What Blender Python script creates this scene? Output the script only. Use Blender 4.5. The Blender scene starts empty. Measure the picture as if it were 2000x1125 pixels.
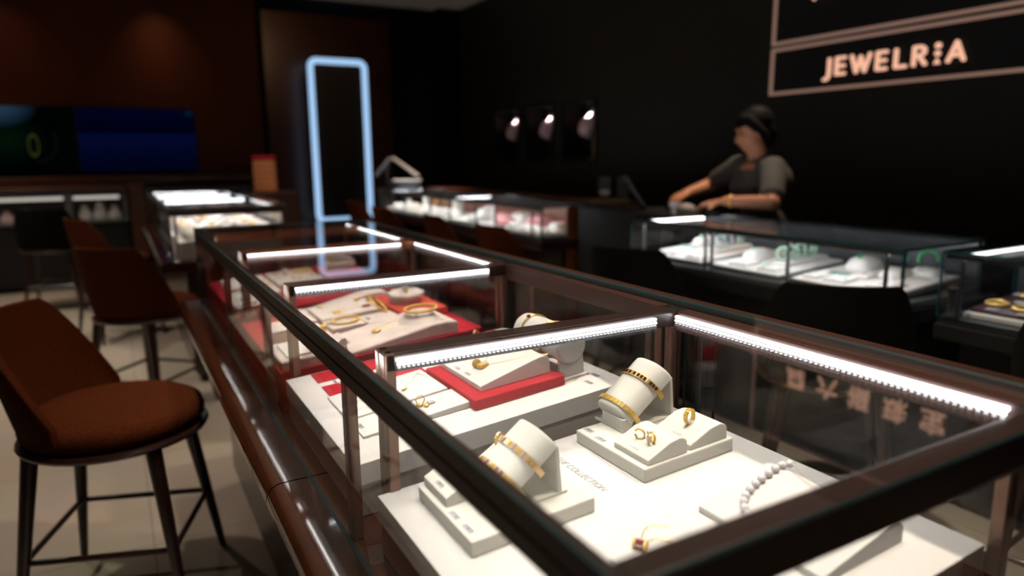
import bpy, bmesh, math, random
from mathutils import Matrix, Vector, Euler
random.seed(7)
PI = math.pi
SC = bpy.context.scene
COL = SC.collection
SC.view_settings.view_transform = 'Standard'
SC.view_settings.look = 'None'
SC.view_settings.gamma = 1.0
SC.view_settings.use_curve_mapping = False
SC.view_settings.exposure = 0.0
SC.cycles.max_bounces = 10
SC.cycles.diffuse_bounces = 5
SC.cycles.glossy_bounces = 5
SC.cycles.transmission_bounces = 6
SC.cycles.transparent_max_bounces = 40
SC.cycles.caustics_reflective = False
SC.cycles.caustics_refractive = False
SC.cycles.sample_clamp_indirect = 4.0
SC.cycles.use_denoising = True

# ------------------------------------------------------------------ materials
def mat(name, col, rough=.5, metal=0., coat=0., spec=.5, emit=None, estr=0., noise=None, bump=None, sheen=0.):
    m = bpy.data.materials.new(name); m.use_nodes = True
    nt = m.node_tree; b = nt.nodes['Principled BSDF']
    b.inputs['Base Color'].default_value = (*col, 1)
    b.inputs['Roughness'].default_value = rough
    b.inputs['Metallic'].default_value = metal
    b.inputs['Coat Weight'].default_value = coat
    b.inputs['Coat Roughness'].default_value = .04
    b.inputs['Specular IOR Level'].default_value = spec
    b.inputs['Sheen Weight'].default_value = sheen
    if emit:
        b.inputs['Emission Color'].default_value = (*emit, 1)
        b.inputs['Emission Strength'].default_value = estr
    if noise:                       # (scale, second colour, stretch)
        tc = nt.nodes.new('ShaderNodeTexCoord'); mp = nt.nodes.new('ShaderNodeMapping')
        nz = nt.nodes.new('ShaderNodeTexNoise'); rp = nt.nodes.new('ShaderNodeValToRGB')
        mp.inputs['Scale'].default_value = noise[2] if len(noise) > 2 else (1, 1, 1)
        nz.inputs['Scale'].default_value = noise[0]; nz.inputs['Detail'].default_value = 4
        rp.color_ramp.elements[0].color = (*col, 1); rp.color_ramp.elements[0].position = .38
        rp.color_ramp.elements[1].color = (*noise[1], 1); rp.color_ramp.elements[1].position = .62
        nt.links.new(tc.outputs['Object'], mp.inputs['Vector']); nt.links.new(mp.outputs[0], nz.inputs['Vector'])
        nt.links.new(nz.outputs['Fac'], rp.inputs[0]); nt.links.new(rp.outputs[0], b.inputs['Base Color'])
    if bump:                        # (scale, strength)
        nz2 = nt.nodes.new('ShaderNodeTexNoise'); nz2.inputs['Scale'].default_value = bump[0]
        tc2 = nt.nodes.new('ShaderNodeTexCoord'); bp = nt.nodes.new('ShaderNodeBump')
        bp.inputs['Strength'].default_value = bump[1]; bp.inputs['Distance'].default_value = .002
        nt.links.new(tc2.outputs['Object'], nz2.inputs['Vector'])
        nt.links.new(nz2.outputs['Fac'], bp.inputs['Height']); nt.links.new(bp.outputs[0], b.inputs['Normal'])
    return m

def emission(name, col, s, sample=True):
    m = bpy.data.materials.new(name); m.use_nodes = True
    nt = m.node_tree; nt.nodes.clear()
    e = nt.nodes.new('ShaderNodeEmission'); o = nt.nodes.new('ShaderNodeOutputMaterial')
    e.inputs[0].default_value = (*col, 1); e.inputs[1].default_value = s
    nt.links.new(e.outputs[0], o.inputs[0])
    if not sample: m.cycles.emission_sampling = 'NONE'
    return m

def glass_mat(name, tint=(1, 1, 1), f0=.035, gain=1.0):
    """thin clear pane: Schlick reflection over straight-through transmission"""
    m = bpy.data.materials.new(name); m.use_nodes = True
    nt = m.node_tree; nt.nodes.clear(); N = nt.nodes.new
    o = N('ShaderNodeOutputMaterial'); mx = N('ShaderNodeMixShader'); tr = N('ShaderNodeBsdfTransparent'); gl = N('ShaderNodeBsdfGlossy')
    tr.inputs[0].default_value = (*tint, 1); gl.inputs['Roughness'].default_value = 0.0
    g = N('ShaderNodeNewGeometry'); d = N('ShaderNodeVectorMath'); d.operation = 'DOT_PRODUCT'
    nt.links.new(g.outputs['Incoming'], d.inputs[0]); nt.links.new(g.outputs['Normal'], d.inputs[1])
    def M(op, a, b=None):
        n = N('ShaderNodeMath'); n.operation = op
        for i, x in enumerate((a, b)):
            if x is None: continue
            if isinstance(x, (int, float)): n.inputs[i].default_value = x
            else: nt.links.new(x, n.inputs[i])
        return n.outputs[0]
    c = M('ABSOLUTE', d.outputs['Value']); p = M('POWER', M('SUBTRACT', 1.0, c), 5.0)
    f = M('ADD', M('MULTIPLY', p, (1 - f0) * gain), f0)
    nt.links.new(f, mx.inputs[0]); nt.links.new(tr.outputs[0], mx.inputs[1]); nt.links.new(gl.outputs[0], mx.inputs[2])
    nt.links.new(mx.outputs[0], o.inputs[0])
    return m

M = {}
def edge_mat():
    # cut edge of the thick top sheet: tinted, carries light from inside the case
    m = bpy.data.materials.new('top_sheet_edge'); m.use_nodes = True
    nt = m.node_tree; nt.nodes.clear(); N = nt.nodes.new
    o = N('ShaderNodeOutputMaterial'); a = N('ShaderNodeMixShader'); t = N('ShaderNodeBsdfTranslucent'); d = N('ShaderNodeBsdfPrincipled')
    t.inputs[0].default_value = (.13, .27, .29, 1); d.inputs['Base Color'].default_value = (.045, .11, .12, 1); d.inputs['Roughness'].default_value = .25
    a.inputs[0].default_value = .45
    nt.links.new(t.outputs[0], a.inputs[1]); nt.links.new(d.outputs[0], a.inputs[2]); nt.links.new(a.outputs[0], o.inputs[0])
    return m
M['lacquer'] = mat('lacquer_brown', (.036, .0112, .0048), .08, coat=.8, noise=(3, (.050, .0155, .0066), (1, 12, 1)))
M['rail'] = mat('rail_dark_bronze', (.026, .0115, .0075), .40, spec=.3)
M['bar'] = mat('bar_brown', (.034, .016, .0115), .34, coat=.2)
M['post'] = mat('post_bronze', (.20, .115, .085), .34, metal=.55)
M['copper'] = mat('warm_copper_trim', (.33, .12, .06), .3, metal=.6)
M['darkwood'] = mat('dark_wood', (.022, .008, .006), .28, coat=.3)
M['redwood'] = mat('red_wood', (.050, .014, .006), .38, noise=(4, (.068, .019, .008), (1, 1, 10)))
M['endwood'] = mat('counter_end_wood', (.15, .042, .014), .38, noise=(4, (.18, .05, .017), (1, 1, 10)))
M['trimsteel'] = mat('brushed_trim', (.55, .50, .46), .25, metal=.9)
M['channel'] = mat('dark_channel', (.010, .012, .010), .5, spec=.2)
M['railred'] = mat('rear_inner_rail', (.060, .019, .011), .4)
M['railwood'] = mat('rear_rail_wood', (.030, .0085, .0038), .3, coat=.3)
M['glass'] = glass_mat('clear_glass')
M['glassedge'] = mat('glass_cut_edge', (.014, .048, .055), .3, spec=.4)
M['led'] = emission('led_white', (.95, .97, 1.0), 17)
M['ledmid'] = emission('led_white_soft', (.95, .97, 1.0), 60)
M['ledfront'] = emission('led_front_strip', (1.0, .97, .92), 34)
M['ledlow'] = emission('led_white_low', (.95, .97, 1.0), 14)
M['leddim'] = emission('led_warm_dim', (1.0, .93, .82), .55)
M['diode_glint'] = emission('led_diode_reflection', (.95, .97, 1.0), 7, False)  # glowing dots stand in for diodes mirrored in the glass
M['diode_glint2'] = emission('led_diode_reflection_faint', (.95, .97, 1.0), 1.6, False)
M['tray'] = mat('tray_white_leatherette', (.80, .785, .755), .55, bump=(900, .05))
M['trayside'] = mat('tray_side_grey', (.47, .45, .41), .5)  # grey carries the shade on the tray plinths; the inner sill shares it
M['cream'] = mat('cream_leatherette', (.79, .775, .70), .55, bump=(900, .06))
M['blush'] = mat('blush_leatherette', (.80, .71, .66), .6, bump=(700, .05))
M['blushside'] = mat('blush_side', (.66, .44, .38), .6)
M['crimson'] = mat('crimson_cloth', (.46, .012, .026), .75, spec=.2)
M['coral'] = mat('coral_cloth', (.62, .055, .03), .7)
M['gold'] = mat('yellow_gold', (1.0, .68, .20), .30, metal=.62)
M['rosegold'] = mat('rose_gold', (1.0, .70, .40), .30, metal=.6)
M['silver'] = mat('white_gold', (.90, .88, .86), .25, metal=.6)
M['ruby'] = mat('ruby_enamel', (.20, .012, .012), .12, coat=.8)
M['garnet'] = mat('dark_garnet', (.055, .010, .006), .1, coat=1)
M['lilac'] = mat('lilac_stone', (.42, .26, .34), .1, coat=.8)
M['citrine'] = mat('citrine_pave', (.85, .58, .10), .3, metal=.3)
M['crystal'] = mat('clear_crystal', (.85, .87, .9), .08, spec=.9, coat=1)
M['pearl'] = mat('white_pearl', (.95, .92, .95), .16, coat=1, spec=.7)
M['ink'] = mat('printed_ink', (.12, .12, .13), .6)
M['inkpale'] = mat('printed_ink_pale', (.50, .49, .46), .6)
M['inkgrey'] = mat('printed_ink_grey', (.27, .26, .25), .6)
M['topedge'] = edge_mat()
M['tag'] = mat('clear_tag', (.74, .75, .76), .15, coat=.5)
M['rust'] = mat('rust_fabric', (.030, .0062, .0014), .9, noise=(260, (.070, .0155, .0034)), bump=(500, .5), spec=.05)
M['blackfab'] = mat('black_fabric', (.005, .005, .0042), .95, bump=(500, .3), spec=.1)
M['chairleg'] = mat('chair_leg_wood', (.022, .008, .006), .32, coat=.25)
M['floor'] = None
M['black'] = mat('matt_black', (.007, .007, .007), .7, spec=.25)
M['darkmetal'] = mat('dark_grey_metal', (.05, .055, .06), .4, metal=.5)
M['greymetal'] = mat('grey_metal', (.13, .135, .14), .4, metal=.4)
M['teal'] = mat('teal_glass_edge', (.010, .06, .07), .15, spec=.7)
M['jade'] = mat('green_jade', (.06, .42, .16), .18, coat=.6)
M['palejade'] = mat('pale_green_jade', (.40, .66, .48), .18, coat=.6)
M['lavjade'] = mat('lavender_jade', (.62, .60, .70), .18, coat=.6)
M['pink'] = mat('pink_velvet', (.62, .28, .28), .8)
M['palepink'] = mat('pale_pink_velvet', (.72, .50, .52), .7)
M['cushion'] = mat('white_cushion', (.78, .77, .73), .6)
M['wine'] = mat('wine_leather', (.045, .006, .008), .35)
M['skin'] = mat('skin', (.52, .23, .125), .5)
M['hair'] = mat('black_hair', (.0035, .003, .003), .7, spec=.06)
M['shirt'] = mat('charcoal_knit', (.062, .060, .054), .85, bump=(300, .3))
M['trousers'] = mat('black_trousers', (.01, .01, .011), .8)
M['orange'] = mat('orange_card', (.55, .20, .07), .6)
M['brass'] = mat('brass_lock', (.52, .38, .17), .3, metal=.8)
M['portal'] = emission('cool_white_tube', (.42, .66, .98), 1.0)
M['signline'] = emission('sign_outline_glow', (.215, .125, .095), 1.0)
M['signletter'] = emission('sign_letter_glow', (.95, .50, .34), 1.0)

# ------------------------------------------------------------------ mesh builder
class MB:
    def __init__(s): s.v = []; s.f = []; s.mi = []; s.X = Matrix.Identity(4)
    def add(s, vs, fs, mi=0):
        o = len(s.v); s.v += [tuple(s.X @ Vector(v)) for v in vs]
        for f in fs: s.f.append(tuple(i + o for i in f)); s.mi.append(mi)
        return s
    def box(s, x0, x1, y0, y1, z0, z1, mi=0, side=None):
        vs = [(x, y, z) for x in (x0, x1) for y in (y0, y1) for z in (z0, z1)]
        fs = [(0, 1, 3, 2), (4, 6, 7, 5), (0, 4, 5, 1), (2, 3, 7, 6), (0, 2, 6, 4), (1, 5, 7, 3)]
        s.add(vs, fs, mi)
        if side is not None:
            for k in range(1, 7):
                if k not in (1, 2): s.mi[-k] = side if k in (3, 4, 5, 6) else mi
        return s
    def prism(s, poly, a, b, axis='y', mi=0):
        """poly in (x,z) for axis y, (y,z) for axis x, (x,y) for axis z"""
        def P(p, t): return {'y': (p[0], t, p[1]), 'x': (t, p[0], p[1]), 'z': (p[0], p[1], t)}[axis]
        n = len(poly); vs = [P(p, a) for p in poly] + [P(p, b) for p in poly]
        fs = [tuple(range(n)), tuple(range(2 * n - 1, n - 1, -1))] + [(i, i + n, (i + 1) % n + n, (i + 1) % n) for i in range(n)]
        return s.add(vs, fs, mi)
    def tube(s, path, r, n=8, closed=False, mi=0, flat=None, up=None):
        path = [Vector(p) for p in path]; k = len(path)
        rs = r if isinstance(r, (list, tuple)) else [r] * k
        tang = []
        for i in range(k):
            a = path[(i - 1) % k] if (closed or i > 0) else path[i]; b = path[(i + 1) % k] if (closed or i < k - 1) else path[i]
            t = (b - a); tang.append(t.normalized() if t.length > 1e-9 else Vector((0, 0, 1)))
        u = Vector(up) if up else Vector((0, 0, 1))
        if abs(u.dot(tang[0])) > .95: u = Vector((1, 0, 0))
        vs = []
        for i in range(k):
            t = tang[i]; u = (u - t * u.dot(t))
            if u.length < 1e-6: u = t.orthogonal()
            u.normalize(); w = t.cross(u)
            fu, fw = flat if flat else (1, 1)
            for j in range(n):
                a = 2 * PI * j / n
                vs.append(tuple(path[i] + u * (math.cos(a) * rs[i] * fu) + w * (math.sin(a) * rs[i] * fw)))
            if up: u = Vector(up)
        fs = []
        for i in range(k if closed else k - 1):
            for j in range(n):
                a = i * n + j; b = i * n + (j + 1) % n; c = ((i + 1) % k) * n + (j + 1) % n; d = ((i + 1) % k) * n + j
                fs.append((a, d, c, b))
        if not closed:
            fs.append(tuple(range(n))); fs.append(tuple((k - 1) * n + j for j in range(n - 1, -1, -1)))
        return s.add(vs, fs, mi)
    def lathe(s, prof, n=24, mi=0, c=(0, 0, 0), sx=1, sy=1, pw=2.0):
        vs = []; fs = []
        def se(a):
            ca, sa = math.cos(a), math.sin(a); e = 2 / pw
            return math.copysign(abs(ca) ** e, ca), math.copysign(abs(sa) ** e, sa)
        for r, z in prof:
            for j in range(n):
                x, y = se(2 * PI * j / n); vs.append((c[0] + r * x * sx, c[1] + r * y * sy, c[2] + z))
        k = len(prof)
        for i in range(k - 1):
            for j in range(n): fs.append((i * n + j, i * n + (j + 1) % n, (i + 1) * n + (j + 1) % n, (i + 1) * n + j))
        fs.append(tuple(range(n - 1, -1, -1))); fs.append(tuple((k - 1) * n + j for j in range(n)))
        return s.add(vs, fs, mi)
    def sphere(s, c, r, nu=16, nv=10, mi=0):
        if not isinstance(r, (tuple, list)): r = (r, r, r)
        vs = [(c[0], c[1], c[2] + r[2])]
        for i in range(1, nv):
            t = PI * i / nv
            for j in range(nu):
                a = 2 * PI * j / nu
                vs.append((c[0] + r[0] * math.sin(t) * math.cos(a), c[1] + r[1] * math.sin(t) * math.sin(a), c[2] + r[2] * math.cos(t)))
        vs.append((c[0], c[1], c[2] - r[2])); fs = []
        for j in range(nu): fs.append((0, 1 + j, 1 + (j + 1) % nu))
        for i in range(nv - 2):
            for j in range(nu):
                a = 1 + i * nu
                fs.append((a + j, a + nu + j, a + nu + (j + 1) % nu, a + (j + 1) % nu))
        e = len(vs) - 1; a = 1 + (nv - 2) * nu
        for j in range(nu): fs.append((a + j, e, a + (j + 1) % nu))
        return s.add(vs, fs, mi)
    def ring(s, R, r, c=(0, 0, 0), axis='z', n=28, m=8, flat=None, a0=0, a1=2 * PI, mi=0):
        full = abs(a1 - a0 - 2 * PI) < 1e-6; k = n if full else n + 1
        def P(a):
            x, y = R * math.cos(a), R * math.sin(a)
            return {'z': (c[0] + x, c[1] + y, c[2]), 'y': (c[0] + x, c[1], c[2] + y), 'x': (c[0], c[1] + x, c[2] + y)}[axis]
        up = {'z': (0, 0, 1), 'y': (0, 1, 0), 'x': (1, 0, 0)}[axis]
        return s.tube([P(a0 + (a1 - a0) * i / n) for i in range(k)], r, m, full, mi, flat, up)
    def build(s, name, m, parent=None, bevel=0, smooth=None, seg=2, loc=None, rot=None):
        me = bpy.data.meshes.new(name); me.from_pydata(s.v, [], s.f); me.update()
        ms = m if isinstance(m, (list, tuple)) else [m]
        for x in ms: me.materials.append(M[x] if isinstance(x, str) else x)
        for p, i in zip(me.polygons, s.mi): p.material_index = i
        bm = bmesh.new(); bm.from_mesh(me); bmesh.ops.recalc_face_normals(bm, faces=bm.faces)
        bm.to_mesh(me); bm.free()
        if smooth is not None:
            me.polygons.foreach_set('use_smooth', [True] * len(me.polygons))
            me.set_sharp_from_angle(angle=math.radians(smooth))
        o = bpy.data.objects.new(name, me); COL.objects.link(o)
        if bevel:
            b = o.modifiers.new('edge', 'BEVEL'); b.width = bevel; b.segments = seg; b.limit_method = 'ANGLE'
            b.angle_limit = math.radians(40)
        if parent: o.parent = parent
        if loc: o.location = loc
        if rot: o.rotation_euler = rot
        return o

def tag(o, label, cat, group=None):
    o['label'] = label; o['category'] = cat
    if group: o['group'] = group
    return o
def thing(name, label, cat, loc=(0, 0, 0), rot=(0, 0, 0), group=None):
    o = bpy.data.objects.new(name, None); COL.objects.link(o); o.empty_display_size = .05
    o.location = loc; o.rotation_euler = rot
    return tag(o, label, cat, group)
def struct(o): o['kind'] = 'structure'; return o
def dup(root, loc, rot=None, label=None, group=None):
    def cp(o, par):
        c = o.copy(); COL.objects.link(c)
        if par: c.parent = par
        for ch in o.children: cp(ch, c)
        return c
    r = cp(root, None); r.location = loc
    if rot is not None: r.rotation_euler = rot
    if label: r['label'] = label
    if group: r['group'] = group
    return r
def B(*a): return MB().box(*a)
def arc(c, r, a0, a1, n):
    return [(c[0] + r * math.cos(a0 + (a1 - a0) * i / n), c[1] + r * math.sin(a0 + (a1 - a0) * i / n)) for i in range(n + 1)]

# ------------------------------------------------------------------ camera
cam = bpy.data.cameras.new('camera'); co = bpy.data.objects.new('camera', cam); COL.objects.link(co)
R = Matrix(((.86896642, .09994902, -.48467263), (-.49480231, .15915616, -.85430673), (-.00824849, .982181, .18775636)))
co.matrix_world = Matrix.Translation((0, 0, 1.25)) @ R.to_4x4()
cam.sensor_width = 36; cam.lens = 24.3963; cam.clip_start = .02; cam.clip_end = 60
cam.dof.use_dof = True; cam.dof.focus_distance = 1.08; cam.dof.aperture_fstop = 2.0; cam.dof.aperture_blades = 9
SC.camera = co

# ------------------------------------------------------------------ world
w = bpy.data.worlds.new('dim_interior'); SC.world = w; w.use_nodes = True
w.node_tree.nodes['Background'].inputs[0].default_value = (.9, .62, .4, 1)
w.node_tree.nodes['Background'].inputs[1].default_value = .006

# ------------------------------------------------------------------ room shell
def floor_mat():
    m = mat('polished_beige_tile', (.40, .345, .285), .07)
    nt = m.node_tree; b = nt.nodes['Principled BSDF']
    tc = nt.nodes.new('ShaderNodeTexCoord'); br = nt.nodes.new('ShaderNodeTexBrick'); nz = nt.nodes.new('ShaderNodeTexNoise')
    mx = nt.nodes.new('ShaderNodeMixRGB'); mx.blend_type = 'MULTIPLY'; mx.inputs[0].default_value = .25
    br.offset = 0; br.inputs['Scale'].default_value = 1.0; br.inputs['Brick Width'].default_value = .8; br.inputs['Row Height'].default_value = .8
    br.inputs['Mortar Size'].default_value = .002
    br.inputs['Color1'].default_value = (.42, .36, .295, 1); br.inputs['Color2'].default_value = (.39, .335, .275, 1)
    br.inputs['Mortar'].default_value = (.22, .19, .16, 1); nz.inputs['Scale'].default_value = 2.5
    nt.links.new(tc.outputs['Object'], br.inputs['Vector']); nt.links.new(tc.outputs['Object'], nz.inputs['Vector'])
    nt.links.new(br.outputs[0], mx.inputs[1]); nt.links.new(nz.outputs['Color'], mx.inputs[2]); nt.links.new(mx.outputs[0], b.inputs['Base Color'])
    return m
M['floor'] = floor_mat()
def ribbed():
    m = mat('ribbed_black_panel', (.0140, .0105, .0055), .55, spec=.3)
    nt = m.node_tree; b = nt.nodes['Principled BSDF']
    tc = nt.nodes.new('ShaderNodeTexCoord'); wv = nt.nodes.new('ShaderNodeTexWave'); wv.bands_direction = 'Y'
    wv.inputs['Scale'].default_value = 12; bp = nt.nodes.new('ShaderNodeBump'); bp.inputs['Strength'].default_value = .6; bp.inputs['Distance'].default_value = .01
    nt.links.new(tc.outputs['Object'], wv.inputs['Vector']); nt.links.new(wv.outputs['Fac'], bp.inputs['Height']); nt.links.new(bp.outputs[0], b.inputs['Normal'])
    return m
M['ribbed'] = ribbed()
M['wallbrown'] = mat('brown_wall_panel', (.060, .0105, .0016), .6, spec=.2, noise=(1.2, (.075, .014, .0022), (1, 1, .3)))
M['walldeep'] = mat('deep_wall_panel', (.050, .015, .007), .3, noise=(1.5, (.07, .02, .009)))
M['voidblack'] = mat('matt_charcoal_wall', (.0045, .004, .004), .9, spec=.05)
M['ceiling'] = mat('grey_ceiling', (.62, .58, .53), .8)
struct(B(-4, 5.2, -2.5, 14.2, -.05, 0).build('floor', 'floor'))
struct(B(-4, 4.0, -2.5, 8.3, 3.0, 3.1).build('ceiling', 'ceiling'))
struct(B(-4, 5.2, 8.3, 14.2, 3.9, 4.0).build('ceiling_deep', 'black'))
struct(B(-4, 1.56, 8.5, 8.62, 0, 3.9).build('wall_far', 'wallbrown'))
struct(B(1.56, 1.60, 8.5, 8.7, 0, 3.9).build('trim_1', 'voidblack'))
struct(B(-4.1, -4, -2.5, 8.5, 0, 3.0).build('wall_left', 'wallbrown'))
struct(B(-4, 5.2, 13.9, 14.0, 0, 3.9).build('wall_back', 'walldeep'))
struct(B(-4, 5.2, -2.6, -2.5, 0, 3.0).build('wall_front', 'black'))
struct(B(3.62, 4.2, 8.12, 8.4, 0, 3.0).build('wall_end', 'voidblack'))
struct(B(4.2, 5.2, 8.4, 8.5, 0, 3.9).build('wall_return', 'voidblack'))
struct(B(5.1, 5.2, 8.5, 14, 0, 3.9).build('wall_passage', 'voidblack'))
struct(B(1.60, 1.66, 8.7, 13.9, 0, 3.9).build('wall_corridor', 'voidblack'))
# right wall, with three openings for the lit niches
NI = [(7.262, 6.675), (6.545, 5.983), (5.848, 5.28)]
mb = MB(); X0, X1 = 3.9, 4.2
mb.box(X0, X1, -2.5, NI[2][1], 0, 3); mb.box(X0, X1, NI[0][0], 8.12, 0, 3)
mb.box(X0, X1, NI[2][1], NI[0][0], 0, 1.19); mb.box(X0, X1, NI[2][1], NI[0][0], 1.755, 3)
mb.box(X0, X1, NI[2][0], NI[1][1], 1.19, 1.755); mb.box(X0, X1, NI[1][0], NI[0][1], 1.19, 1.755)
mb.box(4.16, X1, NI[2][1], NI[0][0], 1.19, 1.755)
struct(mb.build('wall_right', 'ribbed'))
M['baseb'] = mat('baseboard_dark', (.02, .012, .008), .4)
struct(B(-4, 1.56, 8.48, 8.5, 0, .1).build('baseboard_far', 'baseb'))
struct(B(3.88, 3.9, -2.5, 8.1, 0, .1).build('baseboard_right', 'baseb'))
def pane(mb, x0, x1, y0, y1, z0, z1):
    d = [x1 - x0, y1 - y0, z1 - z0]; t = d.index(min(d)); n = len(mb.mi)
    mb.box(x0, x1, y0, y1, z0, z1)
    for k in range(6): mb.mi[n + k] = 0 if k // 2 == t else 1
    return mb
def glass(name, parent, dims, edge='glassedge'):
    mb = MB()
    for d in dims: pane(mb, *d)
    return mb.build(name, ['glass', edge], parent)
def led(parent, x0, x1, y0, y1, z0, z1, mt='led', dots=0, along='x', side=-1):
    """slim light bar with glowing dots below that imitate diode reflections in the glass"""
    o = B(x0, x1, y0, y1, z0, z1).build('light_bar', mt, parent, bevel=.0015)
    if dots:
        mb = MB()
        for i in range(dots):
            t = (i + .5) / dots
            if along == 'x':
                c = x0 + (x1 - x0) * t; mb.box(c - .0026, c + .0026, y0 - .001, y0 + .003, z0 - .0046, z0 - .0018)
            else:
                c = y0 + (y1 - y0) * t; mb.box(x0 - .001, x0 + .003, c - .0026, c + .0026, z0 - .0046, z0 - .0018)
        d = mb.build('diode_reflection_row', 'diode_glint', o)
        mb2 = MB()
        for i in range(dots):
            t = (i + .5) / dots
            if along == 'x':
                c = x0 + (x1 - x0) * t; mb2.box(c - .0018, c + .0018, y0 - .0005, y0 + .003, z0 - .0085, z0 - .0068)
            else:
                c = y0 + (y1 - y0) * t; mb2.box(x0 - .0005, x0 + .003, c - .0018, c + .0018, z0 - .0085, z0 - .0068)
        mb2.build('faint_diode_reflection_row', 'diode_glint2', o)
    return o

# ---------------------------------------------------------------- main island case
CASE = thing('display_case', 'long brown-framed glass island case in the foreground, filled with white and red jewellery trays', 'display case', (.55, 1.5, 0))
def cpart(o):
    o.parent = CASE; o.matrix_parent_inverse = Matrix.Translation((-.55, -1.5, 0)); return o
def cb(name, m, *boxes, bevel=0):
    if name == 'body':
        mb = MB()
        for b in boxes: mb.box(*b)
        return cpart(mb.build(name, m, None, bevel=bevel))
    for b in boxes: o = cpart(MB().box(*b).build(name, m, None, bevel=bevel))
    return o
cb('body', 'darkwood', (.30, .80, .25, 2.75, .06, .655), (.34, .76, .3, 2.7, 0, .06), bevel=.004)
# ledge: two boards meeting at a hairline joint, bull-nosed along the customer side
for nm, ya, yb in (('ledge', .10, 1.128), ('ledge', 1.132, 2.86)):
    pr = arc((.196, .687), .028, PI / 2, PI * 1.5, 10)
    pr = [(x, min(z, .715)) for x, z in pr] + [(.93, .659), (.93, .715)]
    cpart(MB().prism(pr, ya, yb).build(nm, 'lacquer', None, smooth=35))
def ge(nm, *ds, edge='glassedge'):
    for d in ds: cpart(glass(nm, None, (d,), edge))
ge('top_glass', (.238, .845, .288, 2.775, .9960, 1.0), edge='topedge')
cb('door_edge', 'trimsteel', (.8062, .8072, .7955, .7995, .7165, .9650))
ge('front_glass', (.2385, .2445, .292, 2.77, .7155, .9560))
ge('rear_glass', (.800, .806, .292, .800, .7155, .9655), (.8075, .8135, .770, .838, .7155, .9615), (.800, .806, .885, 1.42, .7155, .9655), (.800, .806, 1.466, 1.995, .7155, .9655), (.800, .806, 2.064, 2.765, .7155, .9655))
ge('end_glass', (.2455, .799, .293, .299, .7155, .9560))
ge('end_glass', (.2455, .799, 2.762, 2.768, .7155, .9560))
for y in (.863, 1.4435, 2.03): ge('partition_glass', (.304, .786, y - .003, y + .003, .7155, .968))
# rails
mb = MB(); mb.prism([(.2385, .957), (.2385, .973), (.2405, .975), (.2385, .977), (.2385, .9955), (.251, .9955), (.251, .957)], .292, 2.77)
cpart(mb.build('front_rail', 'rail'))
cb('end_rail', 'rail', (.252, .86, .292, .320, .957, .9955), bevel=.003)
cb('end_rail', 'rail', (.252, .86, 2.74, 2.768, .957, .9955), bevel=.002)
for y in (.32, 1.16, 1.74, 2.72): cb('rear_bracket', 'rail', (.8145, .862, y - .01, y + .01, .962, .9755))
for y in (.31, 1.43, 2.73): cb('rear_leg', 'post', (.866, .884, y - .009, y + .009, .7155, .955), bevel=.002)
cb('rear_rail', 'railred', (.788, .814, .320, .838, .962, .9955), (.788, .814, .885, 1.42, .962, .9955), (.788, .814, 1.466, 1.995, .962, .9955), (.788, .814, 2.064, 2.74, .962, .9955), bevel=.002)
cb('rear_channel', 'channel', (.8145, .846, .30, 2.76, .976, .986))
cb('rear_trim', 'trimsteel', (.8475, .852, .30, 2.76, .955, .998), (.857, .861, .30, 2.76, .955, .994), bevel=.001)
cb('rear_ledge_rail', 'railwood', (.862, .895, .28, 2.78, .955, .992), bevel=.004)
# cross bars with posts and light bars
for i, (ya, yb) in enumerate(((.842, .8815), (1.425, 1.462), (2.0, 2.06))):
    cb('cross_bar', 'copper' if i == 2 else 'bar', (.286, .800, ya, yb, .969, .9955), bevel=.003)
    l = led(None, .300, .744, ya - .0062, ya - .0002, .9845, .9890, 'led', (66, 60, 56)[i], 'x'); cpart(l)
    for ch in l.children: pass
    for (yp, yq) in ((ya, ya + .016), (yb - .016, yb)):
        cb('post', 'post', (.285, .301, yp, yq, .7155, .9955), bevel=.0025)
        cb('post', 'post', (.781, .797, yp, yq, .7155, .9685), bevel=.0025)
cb('cross_bar', 'copper', (.286, .800, 2.545, 2.565, .969, .9955), bevel=.003)
for y in (.905, 1.505, 2.085): cb('front_post', 'post', (.2455, .262, y - .012, y + .012, .7155, .9565), bevel=.003)
for y in (.335, 2.735):
    cb('post', 'post', (.262, .278, y - .008, y + .008, .7155, .9565), bevel=.0025)
    cb('post', 'post', (.781, .797, y - .008, y + .008, .7155, .9685), bevel=.0025)
for y in (.860, .905, .93): cb('door_stile', 'post', (.807, .8145, y - .008, y + .008, .7155, .962), bevel=.002)
for ya, yb, n in ((.34, .836, 62), (1.50, 1.985, 0), (2.09, 2.70, 0)):
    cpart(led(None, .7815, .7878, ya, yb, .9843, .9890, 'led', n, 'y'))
for ya, yb in ((.335, .835), (.89, 1.415), (1.475, 1.99), (2.075, 2.725)): cpart(B(.2512, .2562, ya, yb, .958, .9655).build('front_light_bar', 'ledfront', None, bevel=.001))
cb('lock', 'brass', (.262, .276, 1.535, 1.555, .7155, .752), bevel=.002)

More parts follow.
